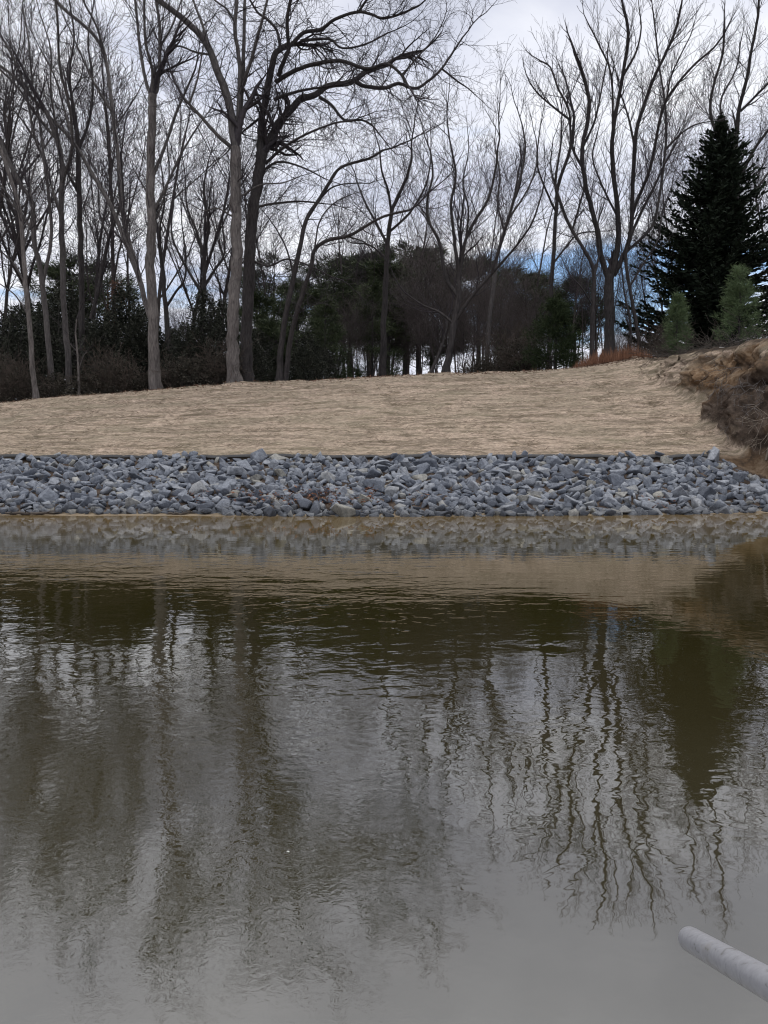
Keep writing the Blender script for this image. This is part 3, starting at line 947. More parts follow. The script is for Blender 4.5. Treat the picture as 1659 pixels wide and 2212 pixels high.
traced_tree('bare_tree', 'dark straight bare tree behind the left thicket, blackish trunk', 37.0, [
    (14, 9, [(178, 850), (176, 690), (175, 541), (171, 432), (168, 310), (160, 240)]),
    (7, 3, [(168, 330), (195, 250), (200, 170), (190, 90), (200, 20)]),
    (6, 3, [(161, 245), (150, 160), (160, 80), (150, 0)]),
    (10, 5, [(196, 690), (211, 633), (233, 523), (248, 479), (265, 420), (262, 350)]),
    (6, 3, [(171, 420), (140, 360), (120, 300)]),
    (5, 2.5, [(236, 520), (215, 460), (212, 400)]),
], ST_UP, 'bark_dark', FRONT, bare=0.45, kids=(0.9, 2.4))

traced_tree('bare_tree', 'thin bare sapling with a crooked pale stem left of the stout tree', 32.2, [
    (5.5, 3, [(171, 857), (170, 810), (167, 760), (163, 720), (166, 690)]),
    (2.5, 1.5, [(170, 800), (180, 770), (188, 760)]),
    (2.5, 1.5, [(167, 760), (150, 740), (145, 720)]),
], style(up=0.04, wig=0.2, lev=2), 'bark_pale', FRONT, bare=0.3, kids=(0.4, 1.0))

traced_tree('bare_tree', 'bare tree with widely forked dark limbs between the stout tree and the pale tree', 39.0, [
    (13, 8, [(436, 840), (437, 716), (441, 614), (442, 540)]),
    (7, 3, [(440, 640), (410, 590), (385, 545), (370, 500), (375, 440)]),
    (7, 3, [(442, 545), (450, 480), (440, 410), (450, 350)]),
    (7, 3, [(442, 560), (425, 500), (405, 450), (400, 400)]),
    (7, 3, [(441, 620), (465, 580), (485, 545), (480, 480)]),
], ST_UP, 'bark_dark', FRONT, bare=0.6, kids=(0.9, 2.4))

traced_tree('bare_tree', 'dark forked bare tree just right of the stout left tree', 37.0, [
    (12, 8, [(374, 846), (365, 740), (357, 658), (352, 590), (345, 530)]),
    (6, 3, [(352, 590), (345, 500), (355, 440), (350, 370)]),
    (6, 3, [(358, 665), (380, 630), (398, 605), (402, 560), (395, 500)]),
], ST_UP, 'bark_dark', FRONT, bare=0.6, kids=(0.9, 2.2))

# ------------------------------------------------------------------ bare trees of the wood behind, a few kinds grown once and copied
def wild_tree(h, r, st, forks=3):
    tb, S = MB(), []
    def limb(p, d, L, r, lev):
        m = 9
        pts, rad = [p], [r]
        d = Vector(d)
        for i in range(m):
            d += Vector((random.gauss(0, 0.06), random.gauss(0, 0.06), 0.03 + random.gauss(0, 0.03)))
            d.normalize()
            q = Vector(pts[-1]) + d * (L / m)
            pts.append(q[:])
            rad.append(r * (1 - 0.6 * (i + 1) / m))
            if (lev > 0 or i > 3):
                for _ in range(2 if lev else 1):
                    s = Vector((random.gauss(0, 1), random.gauss(0, 1), 0.2))
                    s -= d * s.dot(d)
                    s.normalize()
                    a = R(random.uniform(25, 60))
                    grow(S, pts[-1], (d * math.cos(a) + s * math.sin(a))[:], random.uniform(1.0, 2.6), max(rad[-1] * 0.35, st['rmin'] * 1.2), 0, st)
            if lev == 0 and i > 2:
                for _ in range(forks - 2 + (random.random() < 0.5)):
                    az = random.uniform(0, 6.28)
                    a = R(random.uniform(22, 42))
                    s = Vector((math.cos(az), math.sin(az), 0))
                    limb(pts[-1], (d * math.cos(a) + s * math.sin(a))[:], L * random.uniform(0.28, 0.48), rad[-1] * 0.55, 1)
        grow(S, pts[-1], d[:], 2.0, rad[-1], 0, st)
        if len(pts) > 1:
            if lev == 0:
                pts[0] = (pts[0][0], pts[0][1], pts[0][2] - 0.5)
            tb.tube(pts, rad, 7 if lev == 0 else 5)
    limb((0, 0, 0), (0, 0, 1), h, r, 0)
    return tb, S


def copy_tree(root, name):
    c = root.copy()
    link(c)
    for ch in root.children:
        k = ch.copy()
        link(k, c)
    return c


protos = []
for k, (h, r, fk) in enumerate(((15, 0.17, 3), (13, 0.13, 3), (16, 0.20, 4), (11, 0.09, 3), (14, 0.12, 2), (11, 0.09, 3), (12, 0.10, 3))):
    tb, S = wild_tree(h, r, ST_FAR, fk)
    root = empty('bare_tree', (0, 0, 0))
    tb.build('trunk', M['bark_far'], root, smooth=True)
    cb = MB()
    cb.prisms(S)
    cb.build('crown', M['twig' if k < 5 else 'thicket'], root)
    protos.append(root)
used = set()


def place_wild(k, px, Y, sc, label, group):
    root = protos[k]
    if k in used:
        root = copy_tree(root, 'bare_tree')
    used.add(k)
    X = (px - CX) / F * Y
    root.location = (X, Y, gz(X, Y) - 0.1)
    root.rotation_euler = (0, 0, random.uniform(0, 6.28))
    root.scale = (sc, sc, sc * random.uniform(0.92, 1.1))
    tag(root, label, 'tree', group)
    return root


PH = (15, 13, 16, 11, 14, 11, 12)


def place_top(k, px, pyt, Y, label, group, wide=1.0):
    """a copy scaled so that its crown ends where the sky line of the wood is"""
    X = (px - CX) / F * Y
    o = place_wild(k, px, Y, 1.0, label, group)
    sc = (W(px, pyt, Y)[2] - gz(X, Y)) / (PH[k] + 1.5)
    o.scale = (sc * wide, sc * wide, sc)


GB = ('dark bare tree of the wood behind the left trunks', 'bare trees of the wood on the left')
for px, pyt, Y in ((-40, 200, 45), (22, 330, 46), (95, 180, 52), (205, 260, 50), (255, 150, 48), (290, 350, 47), (392, 330, 50), (470, 380, 50), (330, 200, 62), (-90, 100, 48)):
    place_top(len(used) if len(used) < 5 else random.randrange(5), px, pyt, Y, *GB)
GB = ('low twiggy bare tree of the thicket behind the middle of the crest', 'low bare trees of the thicket in the middle')
for px, pyt, Y in ((590, 420, 50), (570, 330, 52), (745, 430, 52), (800, 470, 50), (880, 430, 54), (910, 540, 46), (945, 560, 44), (1015, 545, 45), (1040, 420, 56), (1085, 580, 44), (1150, 600, 42), (1135, 400, 58), (985, 575, 52)):
    place_top(random.choice((5, 6) if pyt > 500 else (1, 3, 4)), px, pyt, Y, *GB, wide=1.05 if pyt > 500 else 0.9)
GB = ('thin bare tree beyond the rusty grass on the right', 'bare trees of the wood on the right')
for px, pyt, Y in ((1225, 480, 52), (1255, 560, 58), (1300, 590, 52), (1345, 570, 50), (1395, 540, 52), (1425, 470, 56), (1450, 330, 60), (1500, 300, 55), (1655, 330, 52), (1700, 250, 50)):
    place_top(random.choice((1, 3, 4)), px, pyt, Y, *GB, wide=0.9)
GB = ('slim bare trunk of the thin stand under the pines in the middle', 'slim trunks under the pines')
for i in range(24):
    px = random.uniform(725, 1160)
    place_top(random.choice((5, 6)), px, random.uniform(600, 690) if px > 890 else random.uniform(660, 710), random.uniform(40, 52), *GB, wide=random.uniform(0.75, 1.1))
GB = ('far off thin bare tree with sky showing around its trunk', 'far thin trees low in the wood')
for i in range(64):
    px = random.uniform(690, 1460) if i < 44 else random.uniform(-60, 700)
    place_wild(random.choice((1, 3, 3, 4)), px, random.uniform(58, 100), random.uniform(0.62, 0.95), *GB)

# ------------------------------------------------------------------ conifers
def conifer(name, loc, h, prof, mats, label, group=None, step=0.2, nb=(5, 8), spray=0.34, width=0.05, gap=0.1, droop=0.35, tip=0.5, r=0.16, low=0.4, rise=0.15, per=3, spread=55, cat='tree', lean=(0, 0), jag=(0.62, 1.12), prune=None):
    root = empty(name, loc, label, cat, group)
    tb, fb = MB(), MB()
    tb.tube([(lean[0] * t * h, lean[1] * t * h, t * h - 0.3 * (t == 0)) for t in np.linspace(0, 1, 9)], np.linspace(r, 0.012, 9), 8)
    P, D, Ls, Ws = [], [], [], []
    z = low
    while z < h - 0.1:
        k = random.randint(*nb)
        for _ in range(k):
            az = random.uniform(0, 6.283)
            L = prof(z / h) * random.uniform(*jag)
            if prune:
                L *= prune(az, z / h)
            L = max(L, 0.06)
            e = rise + 0.55 * (z / h) ** 2
            m = max(3, int(L / gap))
            pts = []
            ca_, sa = math.cos(az), math.sin(az)
            zz_ = z + random.uniform(-0.1, 0.1)
            bend = random.uniform(-0.25, 0.25)
            for i in range(m + 1):
                t = i / m
                rr = L * t
                hh = L * (e * t - droop * t * t + tip * 0.35 * max(0, t - 0.55) ** 1.5 * 3)
                b = bend * rr * t
                pts.append((ca_ * rr - sa * b + lean[0] * zz_, sa * rr + ca_ * b + lean[1] * zz_, zz_ + hh))
            tb.tube(pts[::max(1, m // 4)] if m > 4 else pts, np.linspace(0.012 + 0.008 * L, 0.004, len(pts[::max(1, m // 4)] if m > 4 else pts)), 4)
            for i in range(1, m + 1):
                t = i / m
                d0 = np.array(pts[i]) - np.array(pts[i - 1])
                d0 /= np.linalg.norm(d0) + 1e-9
                sd = np.array([-sa, ca_, 0])
                for j in range(per):
                    a = R(random.uniform(-spread, spread))
                    up_ = random.gauss(0.02, 0.24)
                    P.append(np.array(pts[i]) + NP.normal(0, 0.02, 3))
                    D.append(d0 * math.cos(a) + sd * math.sin(a) + np.array([0, 0, up_]))
                    Ls.append(spray * random.uniform(0.5, 1.15) * (1.05 - 0.45 * t) * min(1.0, 0.30 + L / 1.3))
                    Ws.append(width * random.uniform(0.7, 1.3))
        z += step * random.uniform(0.6, 1.4)
    fb.blades(np.array(P), np.array(D), np.array(Ls), np.array(Ws))
    tb.build('trunk', M[mats[0]], root, smooth=True)
    fb.build('crown', M[mats[1]], root)
    return root


YS = 39.0
bx, by, bz = W(1535, 765, YS)
zb = gz(bx, YS)
htop = W(1547, 248, YS)[2] - zb
mp = YS / F


def spruce_prof(t):
    return mp * np.interp(t, [0, 0.08, 0.18, 0.28, 0.38, 0.50, 0.58, 0.66, 0.75, 0.84, 0.91, 0.96, 1.0],
                          [158, 174, 176, 164, 150, 126, 94, 76, 60, 42, 22, 9, 1])


conifer('spruce_tree', (bx, by, zb), htop, spruce_prof, ('bark_dark', 'spruce'),
        'big black green spruce with ragged outline on top of the right bank', None, step=0.16, nb=(10, 14), spray=0.50, width=0.11, gap=0.13, droop=0.36, tip=0.9, r=0.28, rise=0.30, per=3, spread=68, jag=(0.40, 1.15), lean=(0.008, 0))


def tufted(name, loc, h, prof, mats, label, group=None, n=420, needle=0.16, nw=0.008, per=16, low=0.1, r=0.05, cat='tree', cone=0.8, branches=True, lean=0.0):
    """a soft pine: branch ends carrying round tufts of needles"""
    root = empty(name, loc, label, cat, group)
    tb, fb = MB(), MB()
    tb.tube([(lean * t * h, 0, t * h - 0.3 * (t == 0)) for t in np.linspace(0, 1, 8)], np.linspace(r, 0.01, 8), 7)
    P, D = [], []
    ph = random.uniform(0, 6)
    nb_ = max(18, n // 11)
    boughs = []
    for _ in range(nb_):
        t = low + (1 - low) * random.random() ** 1.1
        az = random.uniform(0, 6.283)
        boughs.append((t, az, prof(t) * random.uniform(0.55, 1.18), random.uniform(0.0, 0.10)))
    for i in range(n):
        t, az, rl, up_ = boughs[i % nb_]
        q = random.uniform(0.25, 1.0) ** 0.7
        rr = rl * q
        c = np.array([math.cos(az) * rr + lean * t * h, math.sin(az) * rr, min(t + up_ * q * q, 1.0) * h]) + NP.normal(0, 0.07 + 0.05 * rl, 3)
        ax = np.array([math.cos(az) * 0.9, math.sin(az) * 0.9, 0.6])
        if branches and i < nb_:
            tip = np.array([math.cos(az) * rl + lean * t * h, math.sin(az) * rl, min(t + up_, 1.0) * h])
            base = np.array([lean * t * h, 0, max(0.02, t - 0.03) * h])
            tb.tube([tuple(base), tuple(base * 0.5 + tip * 0.5 - [0, 0, 0.02 * h]), tuple(tip)], [0.010 + 0.1 * r, 0.007 + 0.06 * r, 0.004], 4)
        dd = NP.normal(0, cone, (per, 3)) + ax
        P.append(np.tile(c, (per, 1)) + NP.normal(0, needle * 0.25, (per, 3)))
        D.append(dd)
    P, D = np.concatenate(P), np.concatenate(D)
    fb.blades(P, D, NP.uniform(0.6, 1.15, len(P)) * needle, NP.uniform(0.7, 1.3, len(P)) * nw)
    tb.build('trunk', M[mats[0]], root, smooth=True)
    fb.build('crown', M[mats[1]], root)
    return root


for px, pyb, pyt, hw, Y, lab in ((1452, 760, 646, 26, 31.5, 'small soft green young pine at the left foot of the black spruce'),
                                 (1584, 738, 585, 42, 27.5, 'bushy bright green young pine in front of the spruce near the right edge')):
    X = (px - CX) / F * Y
    z0 = gz(X, Y)
    hh = W(px, pyt, Y)[2] - z0
    ww = hw / F * Y
    tufted('young_pine', (X, Y, z0), hh, lambda t, w=ww: w * np.interp(t, [0, 0.15, 0.4, 0.7, 0.9, 1], [0.7, 1.0, 1.05, 0.62, 0.3, 0.06]), ('twig', 'young_pine'), lab, n=620, needle=0.19, nw=0.011, per=18, r=0.035)
X = (1668 - CX) / F * 28
tufted('young_pine', (X, 28, gz(X, 28)), 1.5, lambda t: 0.55 * (1 - t) + 0.1, ('twig', 'young_pine'), 'low young pine cut off by the right edge of the picture', n=200, needle=0.19, nw=0.011, per=16, r=0.03)

# dark round cedar right of the middle
X = (1195 - CX) / F * 34
z0 = gz(X, 34)
tufted('cedar_tree', (X, 34, z0), W(1180, 655, 34)[2] - z0, lambda t: 1.28 * np.interp(t, [0, 0.2, 0.5, 0.8, 1], [0.85, 1.0, 0.85, 0.5, 0.08]), ('bark_dark', 'cedar'),
       'dark green bushy cedar at the crest left of the rusty grass', n=900, needle=0.24, nw=0.02, per=16, r=0.09)

# tall pines behind the middle
GP = 'dark pines of the wood behind the middle'
def pine_prof(w):
    return lambda t: w * np.interp(t, [0, 0.3, 0.42, 0.6, 0.8, 0.92, 1.0], [0.2, 0.45, 0.75, 1.0, 0.85, 0.6, 0.15])


pines = []
for k, (w, h, low) in enumerate(((2.3, 10.0, 0.36), (2.0, 9.0, 0.48), (2.6, 10.5, 0.28))):
    pines.append(tufted('pine_tree', (0, 0, 0), h, pine_prof(w), ('bark_dark', 'pine'), None, GP, n=560, needle=0.42, nw=0.035, per=20, low=low, r=0.16, lean=0.02))
pu = set()


def place_pine(k, px, pyt, Y, label, group=GP):
    root = pines[k]
    h0 = (10.0, 9.0, 10.5)[k]
    if k in pu:
        root = copy_tree(root, 'pine_tree')
    pu.add(k)
    X = (px - CX) / F * Y
    z0 = gz(X, Y)
    s = (W(px, pyt, Y)[2] - z0) / h0
    root.location = (X, Y, z0 - 0.05)
    root.scale = (s * 1.45, s * 1.45, s)
    root.rotation_euler = (0, 0, random.uniform(0, 6.28))
    tag(root, label, 'tree', group)


for k, px, pyt, Y, lab in (
        (1, 800, 560, 56, 'dark pine squeezed between the flat topped pine and the highest one'),
        (2, 905, 556, 57, 'dark pine touching the right side of the highest one'),
        (0, 872, 535, 62, 'dark pine with the highest rounded top of the wood'),
        (1, 758, 562, 58, 'dark pine with a flat topped crown left of the highest one'),
        (2, 690, 585, 52, 'dark pine behind the slim two stemmed tree'),
        (0, 930, 570, 66, 'dark pine low behind the crooked forked tree'),
        (1, 1030, 568, 64, 'dark pine top level with the horizon cloud right of the crooked tree'),
        (2, 1095, 590, 60, 'dark pine between the crooked tree and the cedar'),
        (1, 1150, 600, 66, 'dark pine left of the thin tree behind the cedar'),
        (2, 590, 560, 60, 'dark pine seen between the dark tree and the slim two stemmed tree'),
        (1, 835, 575, 50, 'dark pine around the straight dark trunk'),
        (0, 640, 620, 46, 'low dark pine filling the gap behind the two stemmed tree'),
        (1, 560, 640, 44, 'low dark pine close behind the dark middle trunk'),
        (2, 240, 580, 66, 'dark pine deep behind the left thicket'),
        (0, 175, 560, 60, 'dark pine behind the blackish left trunk'),
        (1, 1235, 610, 62, 'dark pine behind the rusty grass left of the bending tree')):
    place_pine(k, px, pyt, Y, lab)

# lower green pine with yellow green needles in front of those
for px, pyt, Y, ww, lab in ((805, 610, 43, 1.7, 'mid height dull green pine in the middle of the wood'), (705, 655, 40, 1.3, 'yellowish green pine low in the wood left of the middle'), (600, 690, 38, 1.6, 'dark young pine behind the foot of the two stemmed tree')):
    X = (px - CX) / F * Y
    z0 = gz(X, Y)
    tufted('pine_tree', (X, Y, z0), W(px, pyt, Y)[2] - z0, lambda t, w=ww: w * np.interp(t, [0, 0.2, 0.5, 0.8, 1], [0.6, 1, 0.9, 0.55, 0.1]), ('bark_dark', 'pine'), lab, GP, n=520, needle=0.30, nw=0.024, per=18, low=0.12, r=0.1)

# ------------------------------------------------------------------ undergrowth behind the crest: hollies and twiggy brush, each bush its own thing
def bush_mesh(w, h, n, leaf, lw, dens_low=0.6):
    t = NP.random(n) ** dens_low
    az = NP.uniform(0, 6.283, n)
    lob = 0.72 + 0.28 * np.sin(az * 3 + 1.3 + 4 * t) * np.sin(t * 9 + az)
    rr = w * np.sqrt(NP.uniform(0.15, 1, n)) * np.interp(t, [0, 0.3, 0.6, 0.85, 1], [0.8, 1, 0.9, 0.6, 0.2]) * lob
    p = np.stack([np.cos(az) * rr, np.sin(az) * rr, t * h * (0.86 + 0.14 * np.sin(az * 5))], 1)
    d = NP.normal(size=(n, 3)) + np.stack([np.cos(az), np.sin(az), 0.1 * az], 1) * 0.6
    m = MB()
    m.blades(p, d, NP.uniform(0.7, 1.2, n) * leaf, NP.uniform(0.7, 1.2, n) * lw)
    return m


def stems(n, h, spread, st, r=0.012):
    S = []
    for _ in range(n):
        az = random.uniform(0, 6.28)
        e = random.uniform(0.1, spread)
        grow(S, (math.cos(az) * 0.1, math.sin(az) * 0.1, -0.1), (math.cos(az) * e, math.sin(az) * e, 1.0), h * random.uniform(0.6, 1.05), r, 0, st)
    return S


holly, brush = [], []
for w, h in ((1.5, 3.4), (1.8, 2.6), (1.3, 4.0)):
    root = empty('holly_bush', (0, 0, 0))
    m = MB()
    m.prisms(stems(7, h * 0.95, 0.5, style(lev=1, rmin=0.006)))
    m.build('stems', M['bark_dark'], root)
    bush_mesh(w, h, 6500, 0.12, 0.05).build('foliage', M['holly'], root)
    holly.append(root)
ST_BR = style(lev=3, wig=0.2, up=0.02, rmin=0.006, seg=(0.3, 0.25, 0.2, 0.16), nch=(2, 1, 1), ratio=(0.35, 0.7), ang=(20, 65), lmin=0.14)
for h, n in ((1.7, 15), (2.3, 14)):
    root = empty('brush_bush', (0, 0, 0))
    m = MB()
    m.prisms(stems(n, h, 0.9, ST_BR, 0.013))
    m.build('stems', M['twig_brown'], root)
    bush_mesh(1.3, h * 0.85, 2600, 0.09, 0.045, 0.8).build('foliage', M['brush_leaf'], root)
    brush.append(root)
ub = {}


def place_bush(lst, k, px, Y, sc, label, group):
    root = lst[k]
    if id(root) in ub:
        root = copy_tree(root, '')
    ub[id(lst[k])] = 1
    X = (px - CX) / F * Y
    root.location = (X, Y, gz(X, Y) - 0.05)
    root.scale = (sc * random.uniform(0.95, 1.25), sc, sc * random.uniform(0.9, 1.15))
    root.rotation_euler = (0, 0, random.uniform(0, 6.28))
    tag(root, label, 'bush', group)


GH = ('dark glossy evergreen bush in the thicket behind the left trunks', 'evergreen bushes of the left thicket')
for px, Y, sc in ((-30, 38, 1.0), (20, 36, 0.8), (60, 39, 1.05), (110, 37, 0.85), (150, 40, 1.15), (200, 38, 1.0), (235, 36, 0.85), (280, 39, 1.1), (310, 37, 0.8), (365, 38, 1.05), (410, 36, 0.8), (450, 38, 0.95), (485, 36.5, 0.85), (-80, 36, 1.0), (85, 42, 1.25), (30, 42, 1.1), (175, 43, 1.3), (345, 42, 1.15), (430, 42, 1.1), (265, 43, 1.2)):
    place_bush(holly, random.randrange(3), px, Y, sc * 1.32, *GH)
GH2 = ('dark glossy evergreen bush under the pines right of the middle trunks', 'evergreen bushes under the pines')
for px, Y, sc in ((560, 37, 0.95), (585, 39, 1.1), (640, 38, 1.0), (668, 36, 0.8), (700, 39, 0.75), (550, 35, 0.7)):
    place_bush(holly, random.randrange(3), px, Y, sc, *GH2)
GR = ('brown twiggy bush at the top of the straw slope on the left', 'twiggy brown bushes behind the left crest')
for px, Y, sc in ((10, 33.2, 0.9), (50, 32.6, 0.8), (130, 33.0, 0.9), (205, 33, 1.0), (245, 32.6, 0.9), (285, 33, 1.0), (390, 33.4, 1.0), (425, 33, 1.05), (460, 33.4, 0.95), (485, 32.9, 0.8), (-40, 33, 0.95)):
    place_bush(brush, random.randrange(2), px, Y, sc, *GR)
GR2 = ('brown twiggy bush low in the wood right of the pines', 'twiggy brown bushes behind the middle crest')
for px, Y, sc in ((845, 44, 0.4), (1005, 40, 0.6), (1040, 37, 0.9), (1085, 38, 1.1), (1120, 36, 1.1), (1150, 36, 1.0), (1055, 44, 1.2), (1110, 42, 1.4), (870, 41, 0.45), (900, 39, 0.4), (960, 43, 0.5), (925, 46, 0.55), (735, 44, 0.5), (775, 47, 0.5), (810, 45, 0.45), (1250, 40, 0.6), (1345, 38, 0.7), (1410, 36, 0.8), (1430, 33.5, 0.6)):
    place_bush(brush, random.randrange(2), px, Y, sc, *GR2)

# oak leaves still hanging (rusty) in the left wood
X = (262 - CX) / F * 43
root = empty('oak_tree', (X, 43, gz(X, 43)), 'thin young oak holding rusty dead leaves behind the stout left tree', 'tree')
tb, S = wild_tree(7.5, 0.07, ST_FAR, 2)
tb.build('trunk', M['bark_far'], root, smooth=True)
cb = MB()
t = NP.uniform(0.45, 1.0, 1500)
az = NP.uniform(0, 6.28, 1500)
rr = 1.0 * np.sqrt(NP.random(1500)) * (1.25 - t)
cb.prisms(S)
cb.build('crown', M['twig'], root)
lb = MB()
lb.blades(np.stack([np.cos(az) * rr * 1.4, np.sin(az) * rr * 1.4, t * 7.2], 1), NP.normal(size=(1500, 3)) - np.array([[0, 0, 0.6]]), NP.uniform(0.08, 0.16, 1500), NP.uniform(0.04, 0.08, 1500))
lb.build('dead_leaves', M['oak_leaf'], root)

# rust coloured grass by the right crest
n = 5200
px = NP.uniform(1236, 1400, n)
gy = NP.uniform(31.3, 35.5, n)
gx = (px - CX) / F * gy
g_ = ground_z(gx, gy)
hh = NP.uniform(0.25, 0.75, n) * np.interp(px, [1236, 1275, 1360, 1400], [0.4, 1, 1, 0.5])
rb = MB()
rb.blades(np.stack([gx, gy, g_ - 0.03], 1), np.stack([NP.normal(0, 0.22, n), NP.normal(0, 0.22, n), np.ones(n)], 1), hh, NP.uniform(0.008, 0.016, n))
tag(rb.build('tall_grass', M['red_grass']), 'rust coloured tall dry grass at the crest below the large right tree', 'grass', kind='stuff')

# ------------------------------------------------------------------ riprap
def rock_hull(seed, ax=(1.25, 0.95, 0.72)):
    rs = np.random.default_rng(seed)
    bm = bmesh.new()
    for _ in range(rs.integers(9, 14)):
        v = rs.normal(size=3)
        v /= np.linalg.norm(v)
        v *= rs.uniform(0.82, 1.05)
        # squash against a few random planes for flat broken faces
        bm.verts.new(v * np.array(ax) * rs.uniform(0.92, 1.08, 3))
    res = bmesh.ops.convex_hull(bm, input=bm.verts)
    junk = [g for g in res['geom_interior'] if isinstance(g, bmesh.types.BMVert)] + [g for g in res['geom_unused'] if isinstance(g, bmesh.types.BMVert)]
    bmesh.ops.delete(bm, geom=list(set(junk)), context='VERTS')
    bmesh.ops.dissolve_limit(bm, angle_limit=R(16), verts=bm.verts, edges=bm.edges)
    bmesh.ops.bevel(bm, geom=list(bm.edges), offset=0.055, segments=1, profile=0.6, affect='EDGES', clamp_overlap=True)
    bmesh.ops.triangulate(bm, faces=bm.faces)
    bmesh.ops.recalc_face_normals(bm, faces=bm.faces)
    return bm


hulls = []
for k in range(22):
    bm = rock_hull(100 + k, ((1.2, 1.0, 0.82), (1.1, 1.0, 0.92), (1.35, 0.95, 0.74), (1.2, 1.0, 0.64))[k % 4])
    me = bpy.data.meshes.new('boulder')
    bm.to_mesh(me)
    me.materials.append(M['rock'])
    v = np.array([q.co[:] for q in bm.verts])
    bm.verts.index_update()
    f = np.array([[q.index for q in fc.verts] for fc in bm.faces])
    hulls.append((me, v, f))
    bm.free()

slope_pts = []
cell = {}


def rock_top(X):
    return 20.36 + 0.07 * math.sin(X * 2.1) + 0.05 * math.sin(X * 7.3) + 0.38 * max(0.0, 1 - abs(X - 8.5) / 0.5) - max(0.0, X - 8.55) * 1.05


def toe(x):
    return float(np.interp(x, [-8.0, -4.2, -2.2, 7.0, 9.5], [0.16, 0.24, -0.04, -0.06, 0.2]))


def fits(x, s, r, k):
    ci, cj = int(x / 0.6), int(s / 0.6)
    for i in range(ci - 2, ci + 3):
        for j in range(cj - 2, cj + 3):
            for (a, b, q) in cell.get((i, j), ()):
                if ((a - x) / 1.15) ** 2 + ((b - s) / 0.90) ** 2 < (k * (q + r)) ** 2:
                    return False
    return True


def throw(n_try, r0, r1, k, cap):
    out = []
    for _ in range(n_try):
        x = random.uniform(-10.9, 10.8)
        y0, y1 = float(shore(x)) + toe(x), rock_top(x)
        y = random.uniform(y0, y1)
        s = y * 1.09
        r = r0 + (r1 - r0) * random.random() ** 1.7
        if fits(x, s, r, k):
            cell.setdefault((int(x / 0.6), int(s / 0.6)), []).append((x, s, r))
            out.append((x, y, r))
            if len(out) >= cap:
                break
    return out


big = throw(600, 0.17, 0.23, 0.80, 110) + throw(6000, 0.13, 0.17, 0.78, 190)
small = throw(14000, 0.10, 0.125, 0.76, 900) + throw(20000, 0.065, 0.095, 0.80, 2200)


def rock_pose(x, y, r):
    z = float(ground_z(np.array([x]), np.array([y]), False)[0])
    e = Euler((R(random.gauss(22, 22)), R(random.gauss(0, 22)), random.gauss(0, 0.7) + random.choice((0, math.pi))))
    sc = r * random.uniform(1.15, 1.34)
    return Vector((x, y, z + r * 0.32)), e, Vector((sc * random.uniform(0.9, 1.2), sc * random.uniform(0.9, 1.1), sc * random.uniform(0.9, 1.15)))


for (x, y, r) in big:
    k = random.randrange(len(hulls))
    o = bpy.data.objects.new('boulder', hulls[k][0])
    o.location, o.rotation_euler, o.scale = rock_pose(x, y, r)
    link(o)
    d = y - float(shore(x))
    if d < 0.65:
        tag(o, 'grey boulder of the riprap in the lowest row, wet at the water line', 'rock', 'boulders at the water line')
    elif y > rock_top(x) - 0.45:
        tag(o, 'grey boulder of the riprap in the top row, right under the edge of the straw', 'rock', 'boulders under the straw edge')
    else:
        tag(o, 'grey angular boulder on the riprap face, between its lowest and its top row', 'rock', 'boulders on the riprap face')
fb = MB()
for (x, y, r) in small:
    me, v, f = hulls[random.randrange(len(hulls))]
    loc, e, sc = rock_pose(x, y, r)
    m = np.array(e.to_matrix())
    fb.add((v * np.array(sc)) @ m.T + np.array(loc), t=f)
# a buried layer so that no bare ground shows through
for _ in range(1500):
    x = random.uniform(-10.9, 10.8)
    y = random.uniform(float(shore(x)) + toe(x) + 0.05, rock_top(x) - 0.05)
    me, v, f = hulls[random.randrange(len(hulls))]
    loc, e, sc = rock_pose(x, y, random.uniform(0.10, 0.15))
    loc.z -= 0.075
    m = np.array(e.to_matrix())
    fb.add((v * np.array(sc)) @ m.T + np.array(loc), t=f)
tag(fb.build('small_rocks', M['rock_fill']), 'smaller grey stones filling the gaps between the riprap boulders', 'rocks', kind='stuff')

# filter cloth edge between straw and stones
cx_ = np.linspace(-16, 8.4, 300)
cb = MB()
yy = 20.40 + 0.03 * np.sin(cx_ * 1.7) + 0.02 * (vnoise(cx_ * 3, 0 * cx_, 41) - 0.5)
zt = ground_z(cx_, yy + 0.06) + 0.012 + 0.03 * (vnoise(cx_ * 2.2, 0 * cx_, 42) - 0.4)
front = np.stack([cx_, yy - 0.08, zt - 0.06], 1)
top = np.stack([cx_, yy - 0.05, zt - 0.022], 1)
back = np.stack([cx_, yy + 0.10, zt + 0.006], 1)
v = np.concatenate([front, top, back])
i = np.arange(299)
cb.add(v, np.concatenate([np.stack([i, i + 1, i + 301, i + 300], 1), np.stack([i + 300, i + 301, i + 601, i + 600], 1)]))
tag(cb.build('filter_cloth', M['fabric'], smooth=True), 'black filter cloth edge showing as a dark line between the straw and the stones', 'fabric')

# rusty leaves caught among the stones
lb = MB()
P = []
for cxp, w_, cnt in ((640, 130, 150), (420, 50, 30), (700, 40, 70), (800, 24, 60), (545, 60, 60), (1420, 40, 30), (905, 30, 20)):
    for _ in range(cnt):
        px = random.gauss(cxp, w_ * 0.5)
        Y = random.uniform(17.7, 18.4)
        X = (px - CX) / F * Y
        P.append((X, Y, float(ground_z(np.array([X]), np.array([Y]), False)[0]) + random.uniform(0.06, 0.2)))
P = np.array(P)
lb.blades(P, NP.normal(size=P.shape) * np.array([[1, 1, 0.4]]), NP.uniform(0.05, 0.13, len(P)), NP.uniform(0.015, 0.05, len(P)))
tag(lb.build('fallen_leaves', M['dead_leaf']), 'rusty fallen leaves caught among the lower stones of the riprap', 'leaves', kind='stuff')

